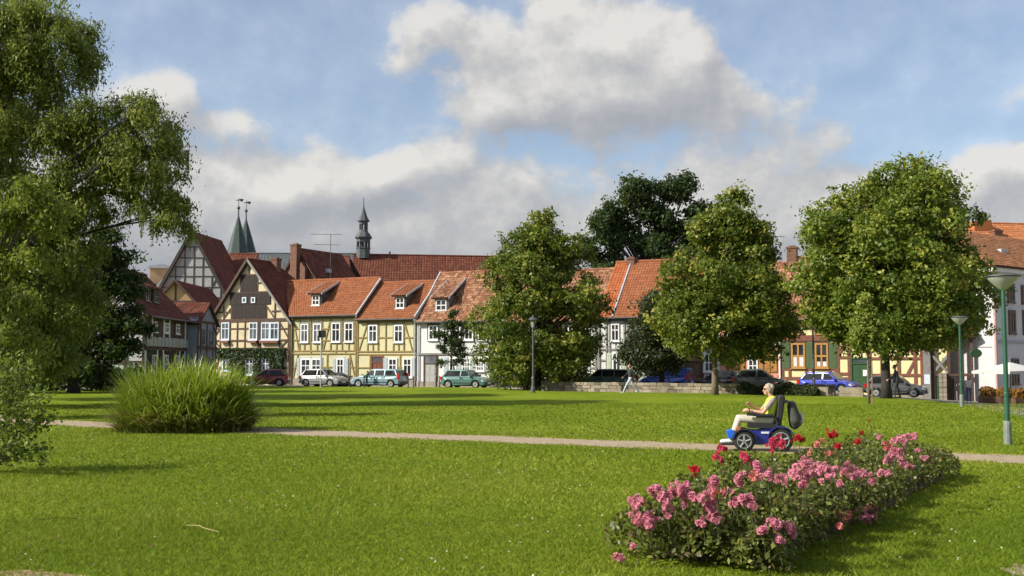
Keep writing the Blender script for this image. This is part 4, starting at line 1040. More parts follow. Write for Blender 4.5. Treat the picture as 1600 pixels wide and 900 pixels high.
def unit(v): return v / np.maximum(np.linalg.norm(v, axis=1, keepdims=True), 1e-9)
def leaf_cloud(name, P, size, mat, parent=None, nrm=None, jit=.8, aspect=.62, rnd=None, tang=None, tjit=.5, kind=None):
    """one pointed leaf (a folded quad pair seen as a diamond) at every point of P"""
    P = np.asarray(P, float); n = len(P)
    N = RNG.normal(size=(n, 3)) * jit + (0 if nrm is None else nrm); N = unit(N)
    T = RNG.normal(size=(n, 3)) if tang is None else np.asarray(tang) + RNG.normal(size=(n, 3)) * tjit
    T = unit(T - N * (T * N).sum(1, keepdims=True)); B = np.cross(N, T)
    L = (size * RNG.uniform(.5, 1.5, n))[:, None]
    V = np.stack([P - T * L * .5, P + B * L * aspect * .5 + T * L * .08, P + T * L * .5 - N * L * .08, P - B * L * aspect * .5 + T * L * .08], 1).reshape(-1, 3)
    idx = np.arange(n * 4)
    o = np_mesh(name, V, 4, idx, mat, parent, RNG.random(n) if rnd is None else np.clip(rnd, 0, 1))
    if kind: o['kind'] = kind
    return o

def clump_leaves(lobes, n, clump_r=.32, per=26, shell=(.45, 1.02), droop=0.0):
    """leaves gathered in clumps, clumps gathered on lobes; returns points, outward normals, tone"""
    lobes = np.asarray(lobes, float); vol = (lobes[:, 3] * lobes[:, 4] + lobes[:, 5] ** 2); w = vol / vol.sum()
    nc = max(1, n // per); li = RNG.choice(len(lobes), nc, p=w)
    d = unit(RNG.normal(size=(nc, 3))); d[:, 2] = d[:, 2] * .9 + .12
    rr = RNG.uniform(shell[0], shell[1], nc) ** .7 * np.where(RNG.random(nc) < .22, RNG.uniform(1.1, 1.5, nc), 1.0)
    C = lobes[li, :3] + d * rr[:, None] * lobes[li, 3:6]
    tone = np.clip(RNG.normal(.45, .25, nc) + RNG.normal(0, .15, len(lobes))[li], 0, 1)
    k = RNG.integers(0, nc, n)
    off = RNG.normal(size=(n, 3)) * clump_r * np.array([.62, .62, .46]) * RNG.uniform(.6, 1.25, nc)[k][:, None]
    P = C[k] + off; P[:, 2] -= droop * np.linalg.norm(off[:, :2], axis=1)
    N = unit(d[k] * .9 + unit(off + 1e-6) * .5 + np.array([0, 0, .55]))
    return P, N, np.clip(tone[k] + RNG.normal(0, .13, n), 0, 1)

def limb_geo(g, a, b, r0, r1, sag=.15, k=4, seg=6):
    a, b = Vector(a), Vector(b); L = (b - a).length; side = Vector((R.uniform(-1, 1), R.uniform(-1, 1), R.uniform(.2, 1))) * L * sag
    pts = [a.lerp(b, i / k) + side * math.sin(math.pi * i / k) * .5 for i in range(k + 1)]
    g.tube(pts, [r0 + (r1 - r0) * i / k for i in range(k + 1)], seg); return pts

def tree(name, label, base, lobes, n, leaf, mat, r0, fork, bark='bark', group=None, clump_r=.34, per=26, limbs=26, cat='tree', shell=(.45, 1.02), droop=0.0, aspect=.62, lean=(0, 0), tang=None, jit=.75, tjit=.5):
    e = empty(name, (base[0], base[1], 0)); tag(e, label, cat, group)
    B = Vector((base[0], base[1], 0)); lobes = np.asarray(lobes, float).copy(); top = lobes[:, 2].max()
    g = Geo(); fz = fork; tp = Vector((lean[0], lean[1], fz + (top - fz) * .55))
    path = [(0, 0, -.15), (R.uniform(-.02, .02), R.uniform(-.02, .02), fz * .3), (lean[0] * .3, lean[1] * .3, fz), tuple(tp)]
    g.tube(path, [r0 * 1.35, r0, r0 * .82, r0 * .25], 10)
    order = list(range(len(lobes))); R.shuffle(order)
    for i in order[:limbs]:
        c = Vector(lobes[i, :3]) - B; s = min(1, max(0, (c.z - fz) / max(.5, top - fz))) * .6
        a = Vector(path[2]).lerp(tp, s); pts = limb_geo(g, a, c, r0 * .34 * (1 - s * .5), r0 * .06)
        for _ in range(2): limb_geo(g, pts[-2], c + Vector((R.uniform(-1, 1), R.uniform(-1, 1), R.uniform(-.4, .9))) * float(lobes[i, 3]) * .8, r0 * .09, r0 * .03, k=2, seg=4)
    g.obj('trunk', bark, e, smooth=True)
    lobes[:, 0] -= base[0]; lobes[:, 1] -= base[1]
    P, N, tone = clump_leaves(lobes, n, clump_r, per, shell, droop)
    if tang is not None: tang = np.tile([tang], (len(P), 1))
    leaf_cloud('crown', P, leaf, mat, e, N, jit, aspect, tone, tang, tjit)
    return e

def profile_lobes(px, Y, prof, n, lr, ys=.95, inner=.5):
    """lobes filling a crown whose half width (picture px) is given at picture rows: prof = [(row, half width, shift)]"""
    pr = sorted(prof); rows = np.array([p[0] for p in pr], float); hw = np.array([p[1] for p in pr], float); sh = np.array([p[2] if len(p) > 2 else 0 for p in pr], float)
    out = []; k = Y / F
    w = np.interp(np.linspace(rows[0], rows[-1], 60), rows, hw) ** 1.25 + 6; w /= w.sum(); rr = np.linspace(rows[0], rows[-1], 60)
    for i in range(n):
        row = RNG.choice(rr, p=w) + RNG.uniform(-3, 3); h = float(np.interp(row, rows, hw)); s = float(np.interp(row, rows, sh))
        a = 2 * math.pi * (i * .618 + RNG.uniform(-.1, .1)); q = RNG.uniform(inner, 1) ** .6
        L = lr * RNG.uniform(.6, 1.35) * min(1, .45 + h * k / 4); R_ = max(.05, h * k - L * .75) * q * RNG.uniform(.9, 1.17)
        c = atY(px + s, row, Y); out.append((c.x + R_ * math.cos(a), Y + R_ * math.sin(a) * ys, c.z - L * .25, L, L, L * .85))
    for i in range(n // 4):
        row = RNG.choice(rr[8:-6], p=w[8:-6] / w[8:-6].sum()); h = float(np.interp(row, rows, hw)); a = RNG.uniform(0, 6.28); q = RNG.uniform(.1, .5) * h * k; c = atY(px + float(np.interp(row, rows, sh)), row, Y); L = lr * 1.1; out.append((c.x + q * math.cos(a), Y + q * math.sin(a), c.z, L, L, L))
    for q in (.02, .06, .10, .15):
        row = rows[0] + (rows[-1] - rows[0]) * q; h = float(np.interp(row, rows, hw)); c = atY(px + float(np.interp(row, rows, sh)), row, Y); L = min(.75, max(.32, h * k * .6)); out.append((c.x, Y, c.z - L * .3, L, L, L * 1.15))
    return out
def px_lobes(lst, Y, dj=2.0, split=5, flat=.85):
    """lobes given in the picture as (column, row, radius), each broken into smaller ones in depth"""
    out = []
    for (px, py, r, *dy) in lst:
        Yc = Y + (dy[0] if dy else 0); c = atY(px, py, Yc); Rr = r / F * Yc
        for _ in range(split):
            d = Vector((RNG.normal(), RNG.normal() * 1.1, RNG.normal())).normalized() * Rr * RNG.uniform(.25, .72); L = Rr * RNG.uniform(.34, .55)
            out.append((c.x + d.x, Yc + d.y + RNG.uniform(-dj, dj), c.z + d.z * .95, L, L, L * flat))
    return out

# ================================================================== trees
def all_trees():
    b = gnd(841, 609.3)
    tree('lime_tree', 'broad sunlit lime tree standing behind the lantern post', (b.x, b.y), profile_lobes(846, b.y, [(328, 5, 14), (336, 16, 8), (352, 38, -2), (375, 68, 0), (405, 88, -3), (450, 108, -2), (500, 113, 2), (545, 106, 4), (580, 82, 2), (598, 46, 0)], 100, .95), 72000, .21, 'leaf_lime', .26, 2.2, 'bark_dark', 'park trees in a row', limbs=34)
    b = gnd(1034, 612.2)
    tree('small_tree', 'small dark dense tree between the two larger lime trees', (b.x, b.y), profile_lobes(1024, b.y, [(462, 16, 6), (480, 38, 2), (510, 56, 0), (545, 60, 0), (568, 46, -2), (584, 24, 4)], 46, .85), 36000, .17, 'leaf_dark', .20, 1.3, 'bark_dark', 'park trees in a row', limbs=20)
    b = gnd(1117, 617)
    tree('lime_tree', 'lime tree with pale straight trunk and pointed crown behind the wheelchair rider', (b.x, b.y), profile_lobes(1125, b.y, [(292, 4, 32), (302, 12, 28), (318, 30, 16), (345, 58, 14), (380, 80, 6), (420, 96, 4), (460, 110, 2), (500, 114, 6), (530, 96, 14), (546, 58, 20)], 104, .92), 74000, .20, 'leaf_lime', .185, 2.4, 'bark_pale', 'park trees in a row', limbs=34)
    b = gnd(1385, 622.3)
    tree('maple_tree', 'largest rounded maple with thick dark trunk in front of the green-shuttered house', (b.x, b.y), profile_lobes(1396, b.y, [(266, 46, 16), (284, 88, 14), (310, 116, 8), (350, 140, -2), (400, 154, -4), (450, 158, 0), (488, 150, 4), (512, 128, 4), (530, 84, 6)], 150, .95), 110000, .19, 'leaf_maple', .25, 2.3, 'bark_dark', 'park trees in a row', limbs=44)
    b = gnd(1358, 630)
    tree('young_lime', 'slender young lime tree tied beside the big maple trunk', (b.x, b.y), px_lobes([(1352, 472, 12), (1350, 492, 17), (1345, 512, 20), (1366, 515, 17), (1352, 535, 20), (1372, 500, 12), (1340, 530, 14)], b.y, .2, 6), 10500, .15, 'leaf_pale', .055, 2.2, 'bark_pale', None, .2, 18, 12)
    b = gnd(705, 604.6)
    tree('young_tree', 'thin young dark-leaved tree in front of the white house', (b.x, b.y), px_lobes([(708, 492, 12), (705, 508, 18), (718, 520, 16), (694, 524, 16), (708, 540, 20), (728, 505, 14), (692, 545, 14), (722, 548, 14), (690, 566, 10), (716, 565, 12)], b.y, .5, 4, .55), 6200, .16, 'leaf_oak', .09, 1.9, 'bark_dark', None, .22, 14, 16)
    # the big dark tree behind the orange roofs
    Y = 112; b = atY(1015, 569, Y)
    tree('oak_tree', 'big dark green tree towering behind the orange roofs', (b.x, Y), px_lobes([(985, 302, 30), (1040, 298, 28), (1068, 300, 24), (1012, 330, 36), (960, 330, 22), (938, 352, 26), (965, 372, 36), (1040, 345, 34), (1090, 325, 24), (1085, 370, 34), (1020, 385, 34), (920, 392, 26), (1110, 405, 30), (960, 415, 34), (1050, 420, 40), (1130, 330, 14)], Y, 2.5, 6), 60000, .32, 'leaf_oak', .6, 7, 'bark_dark', None, .62, 24, 30)
    # the willow that fills the left edge
    Y = 44; b = atY(-40, 569, Y)
    wl = [(45, 22, 58), (100, 28, 38), (8, 60, 60), (60, 80, 56), (112, 72, 36), (134, 80, 20), (118, 112, 22), (20, 120, 55), (70, 135, 46), (-60, 60, 80), (-60, 180, 80), (-60, 320, 90), (-60, 460, 80),
          (150, 178, 30), (190, 172, 36), (228, 168, 30), (252, 195, 30), (268, 232, 24), (225, 225, 42), (180, 222, 46), (140, 225, 46), (264, 270, 22), (278, 312, 18), (250, 300, 28), (282, 345, 15), (246, 338, 20), (215, 275, 36), (170, 270, 40), (200, 305, 22),
          (90, 200, 55), (30, 210, 60), (110, 280, 50), (50, 300, 64), (0, 360, 60), (80, 365, 56), (125, 335, 36), (150, 310, 24), (30, 440, 60), (95, 430, 46), (140, 390, 30), (10, 520, 60), (75, 500, 52), (120, 470, 36), (55, 560, 40), (-10, 585, 40), (100, 545, 34)]
    o = tree('willow_tree', 'tall willow filling the left edge, a long bough reaching over the roofs', (b.x, Y), px_lobes(wl, Y, 1.8, 6), 210000, .175, 'leaf_willow', .4, 3.2, 'bark_dark', None, .40, 30, 16, droop=.7, aspect=.32, tang=(0, 0, -1), jit=.8, tjit=.6)
    lb = np.array(px_lobes(wl, Y, 1.8, 3)); ns = 1500; li = RNG.integers(0, len(lb), ns); d = unit(RNG.normal(size=(ns, 3))); d[:, 2] = -np.abs(d[:, 2]) * .5 - .1
    st = lb[li, :3] + d * lb[li, 3:6] * 1.05 - np.array([b.x, Y, 0]); ln = RNG.uniform(.3, 1.05, ns); kk = 22; tt = np.linspace(0, 1, kk)
    ox = RNG.normal(0, .22, (ns, 2)); Q = np.zeros((ns, kk, 3)); Q[:, :, 0] = st[:, None, 0] + ox[:, :1] * tt ** .6 * ln[:, None]; Q[:, :, 1] = st[:, None, 1] + ox[:, 1:] * tt ** .6 * ln[:, None]; Q[:, :, 2] = st[:, None, 2] - ln[:, None] * tt
    Q = Q.reshape(-1, 3) + RNG.normal(0, .025, (ns * kk, 3)); Q = Q[Q[:, 2] > .5]
    leaf_cloud('hanging_sprays', Q, .15, 'leaf_willow', o, None, 1.0, .28, np.clip(RNG.normal(.5, .25, len(Q)), 0, 1), np.tile([[0, 0, -1]], (len(Q), 1)), .45)
    g = Geo()   # the long bough
    bp_ = [atY(110, 330, Y) - Vector((b.x, Y, 0)), atY(165, 298, Y) - Vector((b.x, Y, 0)), atY(200, 305, Y) - Vector((b.x, Y, 0)), atY(232, 318, Y) - Vector((b.x, Y, 0)), atY(268, 345, Y) - Vector((b.x, Y, 0))]
    g.tube([(1.5, 0, 5)] + bp_, [.28, .2, .14, .10, .07, .03], 7).obj('bough', 'bark_dark', o, True)
    Y = 54; b = atY(-60, 569, Y)
    tree('ash_tree', 'leafy tree half hidden behind the willow at the left edge', (b.x, Y), px_lobes([(-60, 160, 90), (20, 180, 60), (-120, 260, 90), (-20, 280, 80), (40, 330, 60), (-100, 400, 90), (-10, 420, 80), (50, 470, 50), (-60, 80, 70)], Y, 3.0, 7), 45000, .26, 'leaf_willow', .4, 3, 'bark_dark', None, .5, 24, 20)
    Y = 35; b = atY(-30, 569, Y)
    tree('weeping_tree', 'pale green weeping foliage at the left edge in front of the willow', (b.x, Y), px_lobes([(66, 300, 26), (96, 318, 16), (30, 330, 40), (78, 345, 26), (12, 400, 36), (60, 400, 22), (10, 465, 30), (30, 520, 32), (5, 570, 36), (58, 550, 18), (-40, 420, 50), (-50, 520, 50), (-20, 340, 30)], Y, 1.0, 6), 26000, .15, 'leaf_pale', .2, 2.2, 'bark', None, .30, 24, 22, droop=.8, aspect=.42, tang=(0, 0, -1), jit=.8, tjit=.6)
    # dark maple behind it
    Y = 66; b = atY(116, 569, Y)
    tree('maple_tree', 'dark maple in shade beside the willow, hiding the white gable', (b.x, Y), px_lobes([(170, 372, 22), (150, 395, 34), (186, 402, 22), (204, 398, 10), (200, 432, 16), (120, 430, 50), (170, 445, 40), (205, 458, 20), (80, 470, 55), (145, 490, 50), (190, 500, 30), (215, 512, 14), (60, 530, 50), (120, 545, 50), (175, 545, 34), (90, 580, 30), (205, 540, 18), (150, 575, 26), (20, 480, 60), (20, 560, 50)], Y, 1.6, 6), 62000, .22, 'leaf_oak', .34, 1.8, 'bark_dark', None, .42, 24, 34)

def hedges():
    def hedge(name, label, a, b, h, w, mat, n, size, cat='hedge', z0=0.0):
        e = empty(name, a); a, b = Vector(a), Vector(b); u = (b - a); L = u.length; u.normalize(); v = Vector((-u.y, u.x, 0)); tag(e, label, cat)
        P = np.zeros((n, 3)); s = RNG.random(n) * L; q = RNG.uniform(-.5, .5, n); z = RNG.random(n) ** .6
        lump = 1 + .18 * np.sin(s * 1.9 + 1) + .14 * np.sin(s * 4.3)
        P[:, 0] = u.x * s + v.x * q * w * lump; P[:, 1] = u.y * s + v.y * q * w * lump; P[:, 2] = z0 + z * h * lump * (1 - .5 * np.abs(q))
        N = np.stack([-v.x * np.ones(n), -v.y * np.ones(n), np.ones(n) * .9], 1)
        leaf_cloud('foliage', P, size, mat, e, N, .8)
        g = Geo()
        for i in range(int(L / .7) + 1):
            c = u * (i * .7); g.tube([(c.x, c.y, z0 - .2), (c.x + R.uniform(-.1, .1), c.y + R.uniform(-.1, .1), z0 + h * .75)], [.03, .015], 5)
        g.obj('stems', 'bark_dark', e); return e
    hedge('low_hedge', 'low dark hedge growing along the stone wall behind the wheelchair rider', gnd(1155, 616.0), gnd(1278, 619.0), .62, .55, 'leaf_hedge', 5200, .11)
    hedge('shrub_border', 'dark shrubs at the foot of the maple at the far left edge of the lawn', atY(-40, 569, 71) * 1 - Vector((0, 0, HC)), atY(222, 569, 71) - Vector((0, 0, HC)), 1.5, 1.5, 'leaf_oak', 11000, .20)
    for (x0, x1, Y, lab) in ((1531, 1556, 66, 'copper hedge in planter under the left tip of the cafe parasol'), (1559, 1580, 65, 'copper hedge in planter beside the lamp post by the cafe'), (1583, 1612, 64, 'copper hedge in planter at the right edge by the cafe')):
        a = atY(x0, 569, Y); b = atY(x1, 569, Y); z = gz(a.x, Y); a.z = b.z = 0
        e = hedge('hedge_planter', lab, a, b, .62, .5, 'leaf_copper', 1900, .10, 'planter', z + .25); e['group'] = 'cafe planters'
        L = b.x - a.x; box(e, 'planter_box', -.05, L + .05, -.3, .3, z - .05, z + .42, 'paint_brown')

# ================================================================== ornamental grass, bush at the left
def reeds():
    c = gnd(270, 677); c.y += 1.0; e = empty('reed_clump', (c.x, c.y, 0)); tag(e, 'large rounded clump of tall ornamental grass beside the path', 'ornamental grass')
    def blades(n, hmin, hmax, w, mat, name, lean, rx=1.55, ry=.9, sink=.10):
        a = RNG.random(n) * 2 * np.pi; q = np.sqrt(RNG.random(n)); bx = rx * q * np.cos(a); by = ry * q * np.sin(a)
        edge = np.sqrt((bx / rx) ** 2 + (by / ry) ** 2)
        H = RNG.uniform(hmin, hmax, n) * (1 - sink * edge ** 3) * (1 + .10 * np.sin(bx * 3.1 + 1) * np.cos(by * 4))
        dirx = bx / rx + RNG.normal(0, .55, n); diry = by / ry + RNG.normal(0, .55, n); dl = np.sqrt(dirx ** 2 + diry ** 2) + 1e-6; dirx /= dl; diry /= dl
        ln = lean * (RNG.uniform(.15, 1.05, n) + .35 * edge)
        K = 7; t = np.linspace(0, 1, K)[None, :]
        X = bx[:, None] + dirx[:, None] * ln[:, None] * (t ** 2.2); Yy = by[:, None] + diry[:, None] * ln[:, None] * (t ** 2.2)
        Z = H[:, None] * (t - RNG.uniform(.05, .42, n)[:, None] * (.4 + ln[:, None]) * t ** 4); Z = np.maximum(Z, .01 + 0 * Z)
        ta = RNG.random(n) * np.pi; W_ = w * (1 - t ** 2.5 * .92) * RNG.uniform(.7, 1.3, n)[:, None]
        ox = -diry[:, None] * W_ + np.cos(ta)[:, None] * W_ * .4; oy = dirx[:, None] * W_ + np.sin(ta)[:, None] * W_ * .4
        V = np.stack([np.stack([X - ox, Yy - oy, Z], 2), np.stack([X + ox, Yy + oy, Z], 2)], 2).reshape(-1, 3)
        base = (np.arange(n) * K * 2)[:, None, None]; j = np.arange(K - 1)[None, :, None] * 2
        idx = base + j + np.array([0, 1, 3, 2])[None, None]
        rnd = np.repeat(RNG.random(n) ** 1.5, K - 1)
        o = np_mesh(name, V, 4, idx, mat, e, rnd); o['kind'] = 'stuff'
    blades(3200, 1.3, 2.25, .018, 'leaf_reed', 'green_blades', .66, 1.5, .9, .14); blades(3000, .5, 1.7, .018, 'leaf_reed', 'short_blades', .75, 1.74, 1.05, .42)
    blades(1500, .3, 1.0, .018, 'leaf_reed_dry', 'dry_blades', .9, 1.76, 1.05, .3); blades(170, .10, .28, .016, 'leaf_reed_dry', 'fallen_straw', .75, 1.95, 1.3)

def left_bush():
    Y = 17.0; c = gnd(-22, 738); e = empty('loose_shrub', (c.x, c.y, 0)); tag(e, 'loose leafy shrub with thin stems cut by the left edge', 'shrub')
    g = Geo(); pts = []
    tips = [(62, 662, .2), (40, 640, 0), (70, 700, .1), (20, 600, 0), (35, 575, .2), (58, 622, -.2), (10, 560, 0), (50, 598, .3), (-20, 560, 0), (-40, 600, 0), (70, 645, 0), (-60, 640, .2), (30, 690, -.4), (60, 720, -.2), (0, 620, .4), (72, 612, .0), (45, 560, .4), (-10, 590, -.5), (-70, 580, .3)]
    for (px, py, dy) in tips:
        tp = atY(px, py, c.y + dy * 2) - Vector((c.x, c.y, 0)); b0 = Vector((R.uniform(-.12, .16), R.uniform(-.1, .1), -.03))
        p = limb_geo(g, b0, tp, .016, .004, .22, 7, 5)
        for k_ in range(4, 8):
            for _ in range(5 + 8 * (k_ - 4)): pts.append(tuple(p[k_] + Vector((R.gauss(0, .10), R.gauss(0, .10), R.gauss(0, .09)))))
        for _ in range(3):
            m = p[R.randint(3, 6)]; q = limb_geo(g, m, m + Vector((R.uniform(-.3, .3), R.uniform(-.3, .3), R.uniform(-.05, .3))), .006, .002, .2, 3, 4)
            for k_ in range(1, 4):
                for _ in range(12): pts.append(tuple(q[k_] + Vector((R.gauss(0, .07), R.gauss(0, .07), R.gauss(0, .06)))))
    g.obj('stems', 'stem_brown', e); leaf_cloud('foliage', pts, .075, 'leaf_bush', e, np.tile([[0, -.2, .8]], (len(pts), 1)), .8)

# ================================================================== the lawn's grass
def grass():
    V, Rn = [], []
    def strip(y0, y1, dens, h, w):
        A = (y1 * y1 - y0 * y0) / 2 + 9 * (y1 - y0); n = int(A * dens)
        y = np.sqrt(RNG.random(n) * (y1 * y1 - y0 * y0) + y0 * y0); x = (RNG.random(n) - .5) * (y + 9)
        d = np.stack([x, y], 1) - np.array([PC.x, PC.y]); s = d @ np.array([PU.x, PU.y]); q = d @ np.array([PB.x, PB.y]) - (.10 * np.sin(s * .31) + .06 * np.sin(s * .83 + 1))
        aq = np.abs(q); keep = aq > PW - .10 + .12 * np.sin(s * 3.1) - .28 * RNG.random(n) ** 3; edge_ = np.exp(-np.clip(aq - PW, 0, 9) / .45)
        k2 = np.array([not in_bed(a, b, -.02) for a, b in zip(x, y)]) if y0 < 20 else np.ones(n, bool)
        pat = .5 + .5 * np.sin(x * .9 + 1.3 * np.sin(y * .35)) * np.sin(y * .7 + .6 * np.sin(x * .5))
        dry = np.sin(x * .37 + 2.1 * np.sin(y * .21 + 1)) * np.sin(y * .29 + 1.7 * np.sin(x * .19)) + .35 * np.sin(x * 1.9 + y * .7) * np.sin(y * 2.3 - x)
        keep &= k2; x, y, pat, dry = x[keep], y[keep], pat[keep], dry[keep] + 1.1 * edge_[keep]; n = len(x)
        H = h * RNG.uniform(.45, 1.15, n) * (.75 + .5 * pat); a = RNG.random(n) * 2 * np.pi; ln = RNG.uniform(.5, 1.7, n) * H; b = RNG.random(n) * 2 * np.pi
        ww = w * RNG.uniform(.6, 1.4, n); px, py = np.cos(a) * ww, np.sin(a) * ww; lx, ly = np.cos(b) * ln, np.sin(b) * ln
        z = np.zeros(n); V.append(np.stack([np.stack([x - px, y - py, z], 1), np.stack([x + px, y + py, z], 1), np.stack([x + lx, y + ly, H], 1)], 1).reshape(-1, 3))
        Rn.append(np.clip(RNG.beta(1.1, 1.7, n) + .22 * (pat - .5) + .16 * dry, 0, 1))
    strip(6.5, 12.5, 2300, .042, .005); strip(12.5, 18, 1100, .042, .0075); strip(18, 28, 420, .045, .012); strip(28, 48, 110, .045, .020)
    V = np.concatenate(V); o = np_mesh('grass', V, 3, np.arange(len(V)), 'grass_blade', None, np.concatenate(Rn)); tag(o, 'short mown green grass of the park lawn', 'grass', kind='stuff')
    # clover heads and daisies
    n = 1500; y = np.sqrt(RNG.random(n) * (30 ** 2 - 8.6 ** 2) + 8.6 ** 2); x = (RNG.random(n) - .5) * y
    cl = np.sin(x * 1.3 + 2) * np.sin(y * .8) + RNG.normal(0, .5, n) > .25; x, y = x[cl], y[cl]
    keep = np.array([not in_bed(a, b, .1) and not on_path(a, b, .1) for a, b in zip(x, y)]); x, y = x[keep], y[keep]; n = len(x)
    pts = np.repeat(np.stack([x, y, RNG.uniform(.045, .075, n)], 1), 3, 0) + RNG.normal(0, .006, (3 * n, 3))
    o = leaf_cloud('clover_flowers', pts, .014, 'petal_white', None, np.tile([[0, -.4, 1]], (3 * n, 1)), .5, .9); tag(o, 'tiny white clover heads dotted over the lawn', 'flowers', kind='stuff')
    n = 260; y = np.sqrt(RNG.random(n) * (34 ** 2 - 9 ** 2) + 81); x = (RNG.random(n) - .5) * y; keep = np.array([not in_bed(a, b, .1) for a, b in zip(x, y)]); x, y = x[keep], y[keep]; n = len(x)
    o = leaf_cloud('fallen_leaves', np.stack([x, y, RNG.uniform(.03, .05, n)], 1), .055, 'leaf_reed_dry', None, np.tile([[0, -.1, 1]], (n, 1)), .3, .6, RNG.random(n) * .6); tag(o, 'small dry brown leaves scattered thinly over the lawn', 'leaves', kind='stuff')
    # tussocks along the rose bed's edge, leaves lying about, the pale stick
    c = gnd(290, 828); e = empty('fallen_stick', (c.x, c.y, .05)); tag(e, 'pale thin dry stick lying on the lawn', 'stick')
    d = gnd(342, 839) - c; Geo().tube([(0, 0, 0), (d.x * .45, d.y * .5, .03), (d.x * .55, d.y * .62, .018), (d.x, d.y, .0)], [.003, .005, .0045, .003], 6).obj('twig', 'leaf_reed_dry', e)
    me = e.children[0].data; me.attributes.new('rnd', 'FLOAT', 'FACE').data.foreach_set('value', np.full(len(me.polygons), .95, np.float32))
    for (x0, y0, x1, y1) in ((60, 820, 120, 818),):
        c = gnd(x0, y0); d = gnd(x1, y1) - c; e = empty('dry_straw', (c.x, c.y, .055)); tag(e, 'thin dry straw lying on the grass near the left edge', 'straw')
        Geo().tube([(0, 0, 0), tuple(d * .5 + Vector((0, 0, .015))), tuple(d)], .0035, 5).obj('stalk', 'leaf_reed_dry', e)

# ================================================================== roses
def bloom_mesh(name, mat, layers=4, r=.034):
    vs, fs, rn = [], [], []
    for L in range(layers):
        n = 5 + (L < 3); rr = r * (1 - .2 * L); tilt = .25 + .38 * L; z = .010 * L
        for i in range(n):
            a = 2 * math.pi * (i + .5 * (L % 2)) / n; ca, sa = math.cos(a), math.sin(a); w = rr * .72
            def P(u, v, h): return (ca * u - sa * v, sa * u + ca * v, h)
            k = len(vs); ct, st = math.cos(tilt), math.sin(tilt)
            vs += [P(.002, 0, z), P(rr * .62 * ct, -w * .62, z + rr * .62 * st), P(rr * ct, 0, z + rr * st - .006), P(rr * .62 * ct, w * .62, z + rr * .62 * st), P(rr * .9 * ct, -w * .40, z + rr * .95 * st), P(rr * .9 * ct, w * .40, z + rr * .95 * st)]
            fs += [(k, k + 1, k + 4, k + 2), (k, k + 2, k + 5, k + 3)]; q = .25 + .18 * L + R.uniform(-.15, .2); rn += [q, q]
    me = bpy.data.meshes.new(name); me.from_pydata(vs, [], fs); me.update(); finish(me, mat, False, np.clip(rn, 0, 1)); return me

